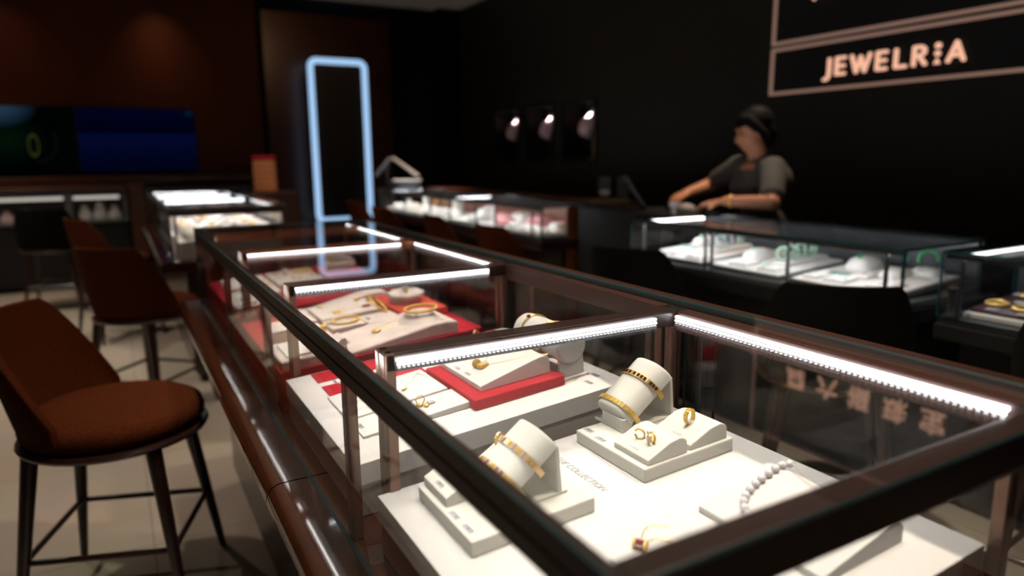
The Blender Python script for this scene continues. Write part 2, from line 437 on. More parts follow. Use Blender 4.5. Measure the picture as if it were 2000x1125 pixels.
# ---------------------------------------------------------------- trays (tilted towards the customer)
def tz(u, s): return .80 + s * (u - .266)
TR = {}
def tray(name, label, v0, v1, s, top, side, seams=(), u1=.784):
    t = thing(name, label, 'display tray', (.53, (v0 + v1) / 2, .7165), group='display trays in the foreground island case')
    X = Matrix.Translation((-.53, -(v0 + v1) / 2, -.7165))
    u0 = .268
    mb = MB(); mb.X = X; e = .0002
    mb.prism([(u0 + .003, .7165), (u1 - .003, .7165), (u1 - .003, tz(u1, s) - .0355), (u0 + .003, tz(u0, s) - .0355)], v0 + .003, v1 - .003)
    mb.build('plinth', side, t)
    cuts = [v0] + list(seams) + [v1]
    for a, b in zip(cuts, cuts[1:]):
        mb = MB(); mb.X = X
        mb.prism([(u0, tz(u0, s) - .035), (u1, tz(u1, s) - .035), (u1, tz(u1, s)), (u0, tz(u0, s))], a + e, b - e)
        mb.build('board', top, t, bevel=.0012)
    TR[name + str(v0)] = s
    return t
T1 = tray('display_tray', 'white sloping jewellery tray nearest the camera, holding the pearls and two bracelet pillows', .345, .846, .06, 'tray', 'trayside', (.505,))
T2 = tray('display_tray', 'white sloping jewellery tray with flat red runners and a red block', .950, 1.418, .085, 'tray', 'trayside')
T3 = tray('display_tray', 'crimson cloth jewellery tray in the third bay of the island case', 1.468, 1.993, .08, 'crimson', 'crimson', u1=.750)
T4 = tray('display_tray', 'crimson cloth jewellery tray in the furthest bay of the island case', 2.068, 2.735, .08, 'crimson', 'crimson', u1=.755)
mb = MB(); mb.prism([(.786, .7165), (.7995, .7165), (.7995, .822), (.786, .822)], .345, .838); cpart(mb.build('inner_sill', 'trayside'))

S1, S2, S3 = .06, .085, .08
def at(u, v, h, s): return (u, v, tz(u, s) + h)
def rot(s, yaw=0): return Euler((0, -math.atan(s), 0)).to_matrix() @ Euler((0, 0, yaw)).to_matrix()
def tthing(name, label, cat, u, v, h, s, yaw=0, group=None):
    return thing(name, label, cat, at(u, v, h + .0003, s), rot(s, yaw).to_euler(), group)
def slab(name, label, cat, u0, u1, v0, v1, h0, h1, s, m, group=None, bevel=.002):
    o = B(-(u1 - u0) / 2, (u1 - u0) / 2, -(v1 - v0) / 2, (v1 - v0) / 2, 0, h1 - h0).build(name, m, None, bevel=bevel)
    o.location = at((u0 + u1) / 2, (v0 + v1) / 2, h0 + .0003, s); o.rotation_euler = rot(s).to_euler()
    return tag(o, label, cat, group)
def wedge(name, label, cat, u0, u1, v0, v1, h0, lo, hi, s, m, group=None, lip=.010, yaw=0, crown=True):
    """sloped stand: low lip to the customer, rounded crest at the rear"""
    L = u1 - u0; x0 = -L / 2; x1 = L / 2
    if crown:
        r = min(.016, L * .22)
        pr = [(x0, 0), (x1, 0), (x1, hi * .62)] + [(x1 - r + r * math.cos(a), hi * .62 + (hi * .38) * math.sin(a)) for a in [i * PI / 2 / 6 for i in range(1, 7)]] + [(x1 - 2.0 * r, hi - .002), (x0, lo)]
    else:
        pr = [(x0, 0), (x1, 0), (x1, hi), (x0, lo)]
    o = MB().prism(pr, -(v1 - v0) / 2, (v1 - v0) / 2).build(name, m, None, bevel=.0012)
    o.location = at((u0 + u1) / 2, (v0 + v1) / 2, h0 + .0003, s); o.rotation_euler = rot(s, yaw).to_euler()
    return tag(o, label, cat, group)
TAGN = [0]
def price_tag(label, u, v, h, s, tilt=0, L=.021, W=.0075):
    """tiny clear strip with a row of dark figures, read from the customer side"""
    r = rot(s) @ Euler((0, -tilt, 0)).to_matrix()
    t = B(-W / 2, W / 2, -L / 2, L / 2, 0, .0006).build('price_tag', 'tag')
    t.location = at(u, v, h + .0006, s); t.rotation_euler = r.to_euler()
    tag(t, label, 'price tag', 'price tags in the foreground island case')
    mb = MB(); rr = random.Random(TAGN[0]); TAGN[0] += 1
    for k in range(6):
        y = L * (.36 - .145 * k); hh = W * .62
        mb.box(-hh / 2, hh / 2, y - .0005, y + .0003, .0006, .0008)
        if k: mb.box(hh / 2 - .0009, hh / 2, y - .0016, y, .0006, .0008)
        if k and rr.random() < .6: mb.box(-hh / 2, -hh / 2 + .0008, y - .0016, y, .0006, .0008)
        if k and rr.random() < .5: mb.box(-hh / 2, hh / 2, y - .0018, y - .0013, .0006, .0008)
    mb.build('figures', 'ink', t)
    return t

# ---- jewellery builders (local frames)
def text_mesh(body, size, name, m, parent, shear=0, offset=0, extr=.0001):
    cu = bpy.data.curves.new(name, 'FONT'); cu.body = body; cu.size = size; cu.shear = shear; cu.offset = offset; cu.extrude = extr
    cu.align_x = 'CENTER'; cu.resolution_u = 4
    tmp = bpy.data.objects.new(name + '_t', cu); COL.objects.link(tmp); bpy.context.view_layer.update()
    me = bpy.data.meshes.new_from_object(tmp.evaluated_get(bpy.context.evaluated_depsgraph_get()))
    bpy.data.objects.remove(tmp); me.materials.clear(); me.materials.append(M[m])
    o = bpy.data.objects.new(name, me); COL.objects.link(o); o.parent = parent
    return o
def wh(u, u0, u1, lo, hi):
    r = min(.016, (u1 - u0) * .22); xe = u1 - 2 * r
    return lo + (hi - .002 - lo) * (u - u0) / (xe - u0) if u < xe else hi - .0015
def bh(u, u0, u1, hi):
    x = max(0, min(1, (u - u0) / (u1 - u0))); return .008 + hi * (x ** 1.15) * (1 - .45 * max(0, (x - .7) / .3) ** 2)
def chain(mb, pts, r=.0006, n=5): mb.tube(pts, r, n)
def gold_ring(label, u, v, h, s, R=.0095, yaw=0, m='gold', gem=None, group=None, stand=True, w=.003, cat='ring'):
    t = tthing('finger_ring', label, cat, u, v, h, s, yaw, group)
    mb = MB(); mb.ring(R, .0011, (0, 0, R * .82), 'y', 30, 8, flat=(w / .0011 * .55, 1)); mb.build('band', m, t, smooth=60)
    mb = MB()
    for k in range(5):
        a = PI / 2 + (k - 2) * .30
        c = (R * 1.08 * math.cos(a), 0, R * .82 + R * 1.08 * math.sin(a)); mb.sphere(c, (.0014, .0014, .0012), 8, 5)
    mb.build('stones', gem or 'crystal', t, smooth=30)
    return t
def bangle(label, u, v, h, s, R=.03, r=.0028, m='gold', yaw=0, flat=False, tilt=0, name='bangle', group=None, beads=0):
    t = tthing(name, label, 'bangle', u, v, h, s, yaw, group)
    mb = MB()
    if beads:
        for k in range(beads):
            a = 2 * PI * k / beads; mb.sphere((R * math.cos(a), R * math.sin(a), r), (r, r, r * .9), 8, 6)
        mb.ring(R, r * .55, (0, 0, r), 'z', 40, 6)
    else: mb.ring(R, r, (0, 0, r), 'z', 40, 8)
    mb.build('hoop', m, t, smooth=50)
    return t

def bracelet_pillow(label, u, v, h, s, m='cream'):
    """slanted arched pad on an L-shaped stand; returns (root, function giving a point on the pad)"""
    t = tthing('bracelet_pillow', label, 'bracelet stand', u, v, h, s)
    A = math.radians(34); ax = Vector((math.cos(A), 0, math.sin(A))); nn = Vector((-math.sin(A), 0, math.cos(A)))
    o0 = Vector((-.045, 0, .013)); L = .100
    hw, hh = .0375, .030
    def pt(tt, a, off=0):     # tt along the pad, a angle across (0..pi, far side to near side)
        ca, sa = math.cos(a), math.sin(a)
        return o0 + ax * (tt * L) + Vector((0, 1, 0)) * ((hw + off) * ca) + nn * ((hh + off) * sa)
    mb = MB(); vs = []; fs = []; NS, NA = 14, 22
    prof = [(.0, .80), (.01, .93), (.03, .985), (.06, 1.)] + [(.06 + .88 * i / 8, 1.) for i in range(1, 9)] + [(.97, .985), (.99, .93), (1., .82)]
    for tt, k in prof:
        for j in range(NA):
            a = PI * j / (NA - 1)
            ca, sa = math.cos(a), math.sin(a)
            p = o0 + ax * (tt * L) + Vector((0, 1, 0)) * (math.copysign(abs(ca) ** .8, ca) * hw * (.55 + .45 * k)) + nn * (hh * (abs(sa) ** .85) * (k if sa > .05 else 1) - .002)
            vs.append(tuple(p))
    for i in range(len(prof) - 1):
        for j in range(NA): fs.append((i * NA + j, i * NA + (j + 1) % NA, (i + 1) * NA + (j + 1) % NA, (i + 1) * NA + j))
    fs.append(tuple(range(NA))); fs.append(tuple((len(prof) - 1) * NA + j for j in range(NA)))
    mb.add(vs, fs); mb.build('pad', m, t, smooth=50)
    mb = MB(); mb.box(-.057, .052, -.034, .036, 0, .004); mb.build('base', m, t, bevel=.001)
    mb = MB(); mb.prism([(-.0565, .004), (-.038, .004), (-.038, .012), (-.043, .021), (-.0565, .021)], -.034, .016); mb.build('front_block', m, t, bevel=.001)
    mb = MB(); mb.prism([(.038, .004), (.044, .004), (.042, .066), (.037, .066)], -.034, .034); mb.build('back_plate', m, t, bevel=.001)
    return t, pt
def cuff(pillow, pt, label, tt, m, gems, width=.0078, seed=0):
    """rigid bracelet clipped round the pad; built where it lies, in the pad's own frame"""
    t = tag(bpy.data.objects.new('bracelet', None), label, 'bracelet'); COL.objects.link(t)
    t.matrix_world = pillow.matrix_basis.copy(); t.empty_display_size = .03
    A = math.radians(34); ax = Vector((math.cos(A), 0, math.sin(A)))
    n = 34; a0, a1 = -.30, PI + .30; vs = []; fs = []
    for i in range(n + 1):
        a = a0 + (a1 - a0) * i / n
        for off, dx in ((.0012, -width / 2), (.0012, width / 2), (.0030, width / 2), (.0030, -width / 2)):
            ca, sa = math.cos(a), math.sin(a)
            p = Vector((-.045, 0, .013)) + ax * (tt * .1 + dx) + Vector((0, 1, 0)) * (math.copysign(abs(ca) ** .8, ca) * .0375 + ca * off) + Vector((-math.sin(A), 0, math.cos(A))) * (math.copysign(abs(sa) ** .85, sa) * .030 + sa * off - .002)
            vs.append(tuple(p))
    for i in range(n):
        for j in range(4): fs.append((i * 4 + j, i * 4 + (j + 1) % 4, i * 4 + 4 + (j + 1) % 4, i * 4 + 4 + j))
    fs.append((0, 1, 2, 3)); fs.append(tuple(n * 4 + j for j in range(4)))
    MB().add(vs, fs).build('band', m, t, smooth=30)
    for k, g in enumerate(gems):
        if not g: continue
        a = .42 + (PI - .72) * k / (len(gems) - 1)
        ca, sa = math.cos(a), math.sin(a)
        p = Vector((-.045, 0, .013)) + ax * (tt * .1) + Vector((0, 1, 0)) * (math.copysign(abs(ca) ** .8, ca) * .0375 + ca * .003) + Vector((-math.sin(A), 0, math.cos(A))) * (math.copysign(abs(sa) ** .85, sa) * .030 + sa * .003 - .002)
        nv = (Vector((0, 1, 0)) * ca + Vector((-math.sin(A), 0, math.cos(A))) * sa).normalized(); tv = nv.cross(ax)
        mb = MB(); mb.X = Matrix.Translation(p) @ Matrix((ax, tv, nv)).transposed().to_4x4()
        if g == 'silver': mb.box(-width * .55, width * .55, -.0007, .0007, -.001, .0010)
        else:
            mb.add([(-.0031, -.0026, -.001), (.0031, -.0026, -.001), (.0031, .0026, -.001), (-.0031, .0026, -.001), (-.0026, -.0021, .0009), (.0026, -.0021, .0009), (.0026, .0021, .0009), (-.0026, .0021, .0009)], [(0, 1, 2, 3), (4, 5, 6, 7), (0, 1, 5, 4), (1, 2, 6, 5), (2, 3, 7, 6), (3, 0, 4, 7)])
        mb.build('gem' if g != 'silver' else 'white_bar', g, t)
    return t
def bust(name, label, u0, u1, v0, v1, h0, s, m, side_m=None, neck_h=.05, group=None, hi=.030):
    """reclining necklace bust: flat low chest rising to a flared neck at the rear"""
    L = u1 - u0; W = v1 - v0
    t = tthing(name, label, 'necklace bust', (u0 + u1) / 2, (v0 + v1) / 2, h0, s, 0, group)
    N = 16; vs = []; fs = []
    def hgt(x): return .008 + hi * (x ** 1.15) * (1 - .45 * max(0, (x - .7) / .3) ** 2)
    for i in range(N + 1):
        x = i / N
        for sgn in (-1, 1):
            vs += [(-L / 2 + L * x, sgn * W / 2, 0), (-L / 2 + L * x, sgn * W / 2, hgt(x))]
    for i in range(N):
        a = i * 4; b = a + 4
        fs += [(a, a + 2, b + 2, b), (a + 1, b + 1, b + 3, a + 3), (a, b, b + 1, a + 1), (a + 2, a + 3, b + 3, b + 2)]
    fs += [(0, 1, 3, 2), (N * 4, N * 4 + 2, N * 4 + 3, N * 4 + 1)]
    MB().add(vs, fs).build('chest', m, t, bevel=.003, smooth=40)
    if neck_h:
        hz = hgt(.8); r0 = min(W * .36, .045)
        prof = [(r0 * 1.75, hz - .016), (r0 * 1.45, hz - .006), (r0 * 1.12, hz + neck_h * .25), (r0 * .96, hz + neck_h * .6), (r0 * .92, hz + neck_h * .95), (r0 * .88, hz + neck_h), (.002, hz + neck_h * 1.0)]
        MB().lathe(prof, 28, c=(L * .26, 0, 0), sx=.8).build('neck', m, t, smooth=50)
    return t
# ================================================================ tray nearest the camera
G_RIS = 'cream risers on the nearest tray'
slab('riser', 'square cream riser under the pillow with the dark-stoned bracelet', 'riser', .576, .740, .661, .820, 0, .020, S1, 'cream', G_RIS)
slab('riser', 'cream riser partly behind the front glass rail, under the pink-stoned bracelet pillow', 'riser', .3105, .482, .643, .802, 0, .020, S1, 'cream', G_RIS)
RH = .020
wedge('ring_stand', 'cream ring wedge holding two flower hoop earrings beside the raised bracelet pillow', 'ring stand', .585, .6545, .665, .740, RH, .008, .025, S1, 'cream')
wedge('ring_stand', 'cream ring wedge at the rear right of the square riser, holding one wide gold ring', 'ring stand', .661, .7315, .666, .742, RH, .008, .025, S1, 'cream')
wedge('ring_stand', 'low white wedge at the far left corner of the railed-off riser, carrying one price tag', 'ring stand', .318, .386, .7285, .800, RH, .012, .030, S1, 'cream')
wedge('ring_stand', 'small white wedge behind the pink-stoned bracelet pillow, carrying a gold hoop', 'ring stand', .392, .452, .7495, .800, RH, .012, .032, S1, 'cream')
P1, f1 = bracelet_pillow('raised cream bracelet pillow wearing the dark-stoned and yellow pave bracelets', .679, .8005, RH, S1)
DK = [None] + ['silver'] + ['garnet'] * 9 + ['silver'] + ['garnet'] * 4
cuff(P1, f1, 'gold bracelet set with dark brown stones on the upper half of the raised pillow', .66, 'gold', ['garnet', 'silver'] + ['garnet'] * 9 + ['silver'] + ['garnet'] * 3)
cuff(P1, f1, 'yellow pave gold bracelet near the low front end of the raised pillow', .12, 'gold', ['citrine', 'citrine', 'silver', 'citrine', 'citrine', 'citrine', 'citrine', 'citrine', 'citrine', 'silver', 'silver', 'citrine', 'citrine', 'gold'], seed=2)
P2, f2 = bracelet_pillow('cream bracelet pillow just behind the front rail, wearing two pink and gold bracelets', .408, .7065, RH, S1)
cuff(P2, f2, 'gold and silver segmented bracelet on the upper part of the pillow behind the front rail', .62, 'rosegold', [None, 'silver', 'crystal', 'citrine', 'lilac', 'citrine', 'silver', 'citrine', 'silver', 'gold', 'gold'])
cuff(P2, f2, 'pink-stoned gold bracelet lower on the pillow behind the front rail, half hidden by it', .28, 'rosegold', ['lilac', 'lilac', 'citrine', 'lilac', 'citrine', 'lilac', 'citrine', 'lilac', 'lilac', 'citrine', 'gold', 'gold'])
# flower hoop earrings, wide ring, hoop
def hoop_earring(label, u, v, h, yaw, petals):
    t = tthing('earring', label, 'earring', u, v, h, S1, yaw, 'flower hoop earrings on the wedge')
    MB().ring(.0072, .0013, (0, 0, .0075), 'x', 26, 8, a0=.5, a1=2 * PI - .2, flat=(1.5, 1)).build('hoop', 'gold', t, smooth=60)
    if petals:
        mb = MB()
        for k in range(5):
            a = 2 * PI * k / 5; mb.sphere((-.006, .0042 * math.cos(a), .0062 + .0042 * math.sin(a)), (.0014, .0026, .0026), 10, 7)
        mb.build('petals', 'rosegold', t, smooth=60)
        mb = MB(); mb.sphere((-.0078, 0, .0062), (.0014, .002, .002), 10, 7); mb.sphere((-.004, .0065, .012), (.0014, .003, .003), 10, 7); mb.build('stones', 'crystal', t, smooth=60)
WA = (.585, .6545, .008, .025); WB = (.661, .7315, .008, .025)
hoop_earring('plain gold hoop earring, the further of two on the front wedge', .6078, .7105, RH + wh(.6078, *WA), .5, False)
hoop_earring('gold hoop earring with flower and stones, the nearer of two on the front wedge', .6119, .6885, RH + wh(.6119, *WA), -.3, True)
t = tthing('finger_ring', 'wide openwork yellow gold ring standing on the rear wedge', 'ring', .6928, .7023, RH + wh(.6928, *WB), S1, .25)
MB().ring(.0104, .0011, (0, 0, .0102), 'y', 34, 8, flat=(3.2, 1)).build('band', 'gold', t, smooth=60)
mb = MB()
for k in range(6):
    a = .5 + k * .42; mb.box(-.0014, .0014, -.0036, .0036, -.0008, .0009); 
    for q in range(8): mb.v[-8 + q] = tuple(Matrix.Translation((.0112 * math.cos(a), 0, .0102 + .0112 * math.sin(a))) @ Matrix.Rotation(-(a - PI / 2), 4, 'Y') @ Vector(mb.v[-8 + q]))
mb.build('link_pattern', 'citrine', t, bevel=.0003)
t = tthing('earring', 'gold hoop standing on the small wedge behind the pink-stoned pillow', 'earring', .4245, .788, RH + wh(.4245, .392, .452, .012, .032), S1, .6)
MB().ring(.0088, .0012, (0, 0, .009), 'y', 30, 8, flat=(2.0, 1)).build('hoop', 'gold', t, smooth=60)
mb = MB()
for k in range(4): mb.sphere((.009 * math.cos(1 + k * .4), 0, .009 + .009 * math.sin(1 + k * .4)), .0017, 8, 6)
mb.build('stones', 'crystal', t, smooth=60)
# pearl necklace on its sloping pad
wedge('necklace_pad', 'long sloping white pad under the pearl necklace, its raised end by the rear glass', 'necklace pad', .584, .719, .397, .5705, 0, .008, .028, S1, 'tray', lip=.004)
PE = [(.5994, .5035, .0128), (.6043, .512, .0139), (.6105, .5231, .0152), (.6187, .532, .017), (.6285, .5382, .0191), (.6403, .5424, .0217), (.6535, .5456, .0246), (.666, .5472, .0273), (.6793, .548, .0301), (.6927, .549, .0331), (.7063, .5501, .0355), (.7164, .5473, .0355)]
t = tthing('pearl_necklace', 'white pearl necklace with fine silver chain curving over the sloping pad', 'necklace', .65, .54, .02, S1)
inv = t.matrix_basis.inverted()
def loc(u, v, h, inv=None, s=S1): return inv @ Vector(at(u, v, h, s))
for i, p in enumerate(PE):
    r = .0053 if i else .004
    p = (p[0], p[1], wh(p[0], .584, .719, .008, .028) + .0058)
    o = MB().sphere((0, 0, 0), r, 20, 14).build('pearl', 'pearl', t, smooth=80, loc=loc(*p, inv))
mb = MB(); chain(mb, [loc(*p, inv) for p in [(.7164, .5473, .0355), (.7109, .5341, .0345), (.702, .5195, .0335), (.7002, .5067, .033), (.6995, .4919, .033), (.6985, .470, .0325), (.69, .44, .031), (.66, .425, .024), (.62, .44, .0135), (.600, .47, .0105), (.5965, .49, .0105), (.5994, .5035, .012)]], .0007); mb.build('chain', 'silver', t, smooth=60)
mb = MB()
for p in [(.712, .5365, .0352), (.6997, .4985, .0338), (.6993, .483, .0338)]: mb.sphere(loc(*p, inv), (.0012, .0034, .0012), 8, 6)
mb.build('links', 'silver', t, smooth=60)
# red drum pendant on a flat pad
wedge('necklace_pad', 'thin white pad at the tray front under the little red drum pendant', 'necklace pad', .4145, .530, .44, .5755, 0, .008, .012, S1, 'tray', crown=False)
t = tthing('pendant_necklace', 'small red and gold drum pendant on a fine gold chain', 'necklace', .4665, .5395, .0085, S1, .55)
mb = MB(); mb.tube([(0, -.0062, .0058), (0, .0062, .0058)], .0056, 22); mb.build('drum', 'ruby', t, smooth=40, bevel=.0004)
mb = MB()
for y in (-.0062, .0062): mb.tube([(0, y - .0016, .0058), (0, y + .0016, .0058)], .0061, 22)
mb.ring(.0058, .0009, (0, 0, .0058), 'y', 22, 6, a0=-.6, a1=-2.4)
mb.build('gold_caps', 'gold', t, smooth=40, bevel=.0004)
mb = MB()
for k in range(4): mb.box(-.0062, -.0056, -.0036 + .002 * k, -.0026 + .002 * k, .0066, .0086)
mb.build('inlay_marks', 'crystal', t)
inv = t.matrix_basis.inverted(); mb = MB()
chain(mb, [loc(*p, inv) for p in [(.4685, .5440, .0165), (.4735, .5465, .0165), (.482, .5545, .0135), (.489, .561, .0125), (.497, .565, .0122), (.508, .5635, .0122), (.518, .552, .0124)]], .0006)
chain(mb, [loc(*p, inv) for p in [(.4695, .5365, .0155), (.4752, .5402, .0150), (.484, .5425, .0130), (.492, .5435, .0120), (.4988, .532, .0122), (.506, .520, .0125), (.512, .505, .0125)]], .0006)
mb.build('chain', 'gold', t, smooth=60)
# lettering printed on the tray
for body, u, v, sz, m, sh, nm in [q for q in (('VOGUE COLLECTION', .5185, .748, .0142, 'inkgrey', .35, 'lettering'), ('fashion jewellery', .5365, .737, .0058, 'inkpale', .3, 'small_lettering')) if q[6] == 'lettering']:
    o = text_mesh(body, sz, nm, m, T1, sh, -.00016)
    o.matrix_parent_inverse = T1.matrix_basis.inverted()
    o.matrix_basis = Matrix.Translation(at(u, v, .0004, S1)) @ (rot(S1).to_4x4() @ Matrix(((0, 1, 0), (-1, 0, 0), (0, 0, 1))).to_4x4())
for lab, u, v, h, tl in (('price tag furthest along the left edge of the square riser', .5895, .8075, .020, 0), ('price tag second along the left edge of the square riser, below the pillow', .585, .7715, .020, 0),
                         ('price tag in front of the two flower hoop earrings', .5925, .7024, .0300, .32), ('price tag in front of the wide gold ring on the rear wedge', .669, .7025, .0302, .32),
                         ('price tag on the low white wedge at the far left of the nearest tray', .325, .7625, .0345, .26), ('price tag on the railed-off riser, further of the two near its left edge', .3185, .707, .020, 0),
                         ('price tag at the nearest left corner of the railed-off riser', .319, .6705, .020, 0), ('price tag on the thin pad in front of the red drum pendant', .4262, .5335, .0085, .03)):
    price_tag(lab, u, v, h, S1, tl)

# ================================================================ second tray: red runners and block
slab('riser', 'bright red block carrying the padlock necklace wedge', 'riser', .5005, .685, 1.0115, 1.229, 0, .019, S2, 'crimson')
WN = (.526, .672, .010, .035)
NW = wedge('necklace_stand', 'white necklace wedge on the bright red block', 'necklace stand', .526, .672, 1.041, 1.2195, .019, .010, .035, S2, 'tray')
t = tthing('pendant_necklace', 'chunky gold padlock pendant and chain on the white wedge over the red block', 'necklace', .5627, 1.1103, .019 + wh(.5627, *WN), S2, .35)
mb = MB(); mb.box(-.009, .011, -.0105, .0045, 0, .009); mb.build('padlock', 'gold', t, bevel=.002)
mb = MB(); mb.tube([(0, .006, .006), (0, .0165, .006)], .0075, 18); mb.ring(.0078, .0012, (0, .009, .006), 'y', 20, 6); mb.ring(.0078, .0012, (0, .0135, .006), 'y', 20, 6); mb.build('barrel', 'gold', t, smooth=40)
inv = t.matrix_basis.inverted(); mb = MB(); L2 = lambda u, v, h: loc(u, v, h, inv, S2)
chain(mb, [L2(p[0], p[1], .019 + wh(p[0], *WN) + .001) for p in [(.571, 1.110), (.5765, 1.1058), (.5999, 1.0888), (.6243, 1.0737), (.6439, 1.0602), (.6567, 1.053), (.668, 1.0465)]], .0007)
chain(mb, [L2(p[0], p[1], .019 + wh(p[0], *WN) + .001) for p in [(.571, 1.117), (.5843, 1.1311), (.5989, 1.1459), (.615, 1.1593), (.6358, 1.1742), (.655, 1.185)]], .0007)
mb.build('chain', 'gold', t, smooth=60)
G_RUN = 'red runners on the second tray'
slab('runner', 'long flat red runner nearest the crimson tray, spanning the second tray', 'runner', .3165, .752, 1.348, 1.411, 0, .0012, S2, 'crimson', G_RUN, .0003)
slab('runner', 'shorter flat red runner running up to the red block', 'runner', .316, .515, 1.257, 1.321, 0, .0012, S2, 'crimson', G_RUN, .0003)
wedge('necklace_pad', 'thin clear-white pad with the small gold bar pendant, beside the red block', 'necklace pad', .309, .498, 1.118, 1.2495, 0, .004, .012, S2, 'tray', crown=False)
wedge('necklace_pad', 'thin clear-white pad with the cluster of gold charms, nearest the first tray', 'necklace pad', .309, .512, 1.0325, 1.1105, 0, .004, .012, S2, 'tray', crown=False)
def thin_necklace(label, pts, s, charm, m='gold', cat='necklace', name='pendant_necklace'):
    u, v, h = charm
    t = tthing(name, label, cat, u, v, h, s); inv = t.matrix_basis.inverted()
    mb = MB(); chain(mb, [inv @ Vector(at(*p, s)) for p in pts], .0007); mb.build('chain', m, t, smooth=60)
    mb = MB(); mb.sphere((0, 0, .0025), (.0055, .0028, .0022), 12, 8); mb.sphere((.004, .003, .003), (.003, .002, .002), 10, 7); mb.build('charm', m, t, smooth=60)
    return t
thin_necklace('gold leaf pendant and chain on the shorter red runner', [(.38, 1.292, .003), (.41, 1.305, .003), (.45, 1.31, .003), (.49, 1.30, .003)], S2, (.374, 1.288, .0015), 'rosegold')
thin_necklace('gold chain with leaf charm lying on the long red runner', [(.47, 1.375, .003), (.50, 1.39, .003), (.54, 1.39, .003), (.60, 1.38, .003)], S2, (.465, 1.372, .0015), 'rosegold')
t = tthing('earring', 'tiny white stud on the near end of the shorter red runner', 'earring', .349, 1.303, .0015, S2)
MB().sphere((0, 0, .0028), .0028, 12, 8).build('stud', 'crystal', t, smooth=60)
t = tthing('finger_ring', 'ruby-topped gold ring at the rear end of the long red runner', 'ring', .694, 1.392, .0015, S2, .5)
MB().ring(.009, .0012, (0, 0, .009), 'y', 26, 8, flat=(2, 1)).build('band', 'rosegold', t, smooth=60)
MB().sphere((.002, 0, .019), (.005, .004, .004), 12, 8).build('stone', 'ruby', t, smooth=30)
thin_necklace('gold bar pendant on the thin pad beside the red block', [(.4475, 1.1829, .0105), (.4629, 1.2059, .011), (.4801, 1.2326, .0118), (.486, 1.22, .0125), (.4929, 1.1912, .0125)], S2, (.4308, 1.168, .0092))
thin_necklace('small gold pin on the far left of the thin pad beside the red block', [(.343, 1.180, .0062), (.36, 1.192, .0070), (.375, 1.197, .0077)], S2, (.339, 1.178, .0054))
t = tthing('charm_set', 'cluster of gold charms with hoop and pale stones on the near thin pad', 'charms', .4300, 1.080, .0088, S2)
mb = MB(); mb.ring(.008, .001, (0, .006, .0085), 'y', 24, 6); mb.sphere((-.004, -.006, .004), (.005, .004, .0035), 12, 8); mb.sphere((.004, -.012, .003), (.0045, .006, .003), 12, 8); mb.sphere((-.008, .0, .003), (.003, .003, .003), 10, 7); mb.build('charms', 'gold', t, smooth=60)
mb = MB()
for k in range(6): mb.sphere((.012 + .004 * (k % 3), -.008 + .006 * (k // 3), .003), .0026, 10, 7)
mb.build('stones', 'crystal', t, smooth=60)
# horizontal bracelet roll on a stand
t = tthing('bracelet_roll', 'white horizontal bracelet roll on a stand at the rear of the second tray', 'bracelet stand', .715, 1.110, 0, S2)
pr = [(.0005, -.083), (.028, -.083), (.0325, -.079), (.0335, -.07), (.0335, .07), (.0325, .079), (.028, .083), (.0005, .083)]
mb = MB(); mb.X = Matrix.Translation((0, 0, .062)) @ Matrix.Rotation(-PI / 2, 4, 'X'); mb.lathe(pr, 32); mb.build('roll', 'tray', t, smooth=40)
mb = MB(); mb.box(-.034, .034, -.084, .06, 0, .004); mb.build('base', 'tray', t, bevel=.001)
mb = MB(); pr = [(-.027, .004), (.027, .004), (.027, .047)] + [(.03 * math.cos(a), .062 - .0335 * abs(math.sin(a)) * 1.0) for a in [-.55 - .2 * k for k in range(0, 11)]] + [(-.027, .047)]
mb.prism([(-.027, .004), (.027, .004), (.027, .042), (.013, .0305), (-.013, .0305), (-.027, .042)], -.078, -.070); mb.prism([(-.027, .004), (.027, .004), (.027, .042), (.013, .0305), (-.013, .0305), (-.027, .042)], .045, .053)
mb.build('uprights', 'tray', t, bevel=.001)
def roll_band(label, v, m, gem):
    b = tthing('bracelet', label, 'bracelet', .715, v, 0, S2)
    MB().ring(.0355, .0014, (0, 0, .062), 'y', 40, 8, flat=(2.2, 1)).build('band', m, b, smooth=60)
    mb = MB(); mb.box(-.042, -.0365, -.005, .005, .050, .058); mb.build('clasp', gem, b, bevel=.001)
    mb = MB(); mb.sphere((-.012, 0, .0975), (.0045, .0045, .003), 12, 8); mb.build('stone', 'ruby' if v > 1.13 else 'gold', b, smooth=60)
roll_band('slim gold bracelet round the middle of the horizontal roll', 1.088, 'gold', 'gold')
roll_band('gold bracelet with a red stone at the far end of the horizontal roll', 1.158, 'gold', 'gold')
for lab, u, v, h in (('price tag on the left lip of the white wedge over the red block', .5335, 1.1536, .0305), ('price tag nearest the tray edge on the white wedge over the red block', .5345, 1.1116, .0305),
                     ('grey price tag on the board beside the bracelet roll stand, nearer one', .7235, .992, 0), ('grey price tag on the board beside the bracelet roll stand, further one', .7545, 1.013, 0),
                     ('price tag at the left end of the charm pad', .318, 1.0755, .0045), ('price tag at the left corner above the long red runner', .347, 1.334, .0),
                     ('price tag behind the ruby ring at the rear of the second tray', .585, 1.329, 0), ('price tag on the gold bar pad', .36, 1.238, .0062)):
    price_tag(lab, u, v, h, S2, .18 if 'wedge' in lab else 0)
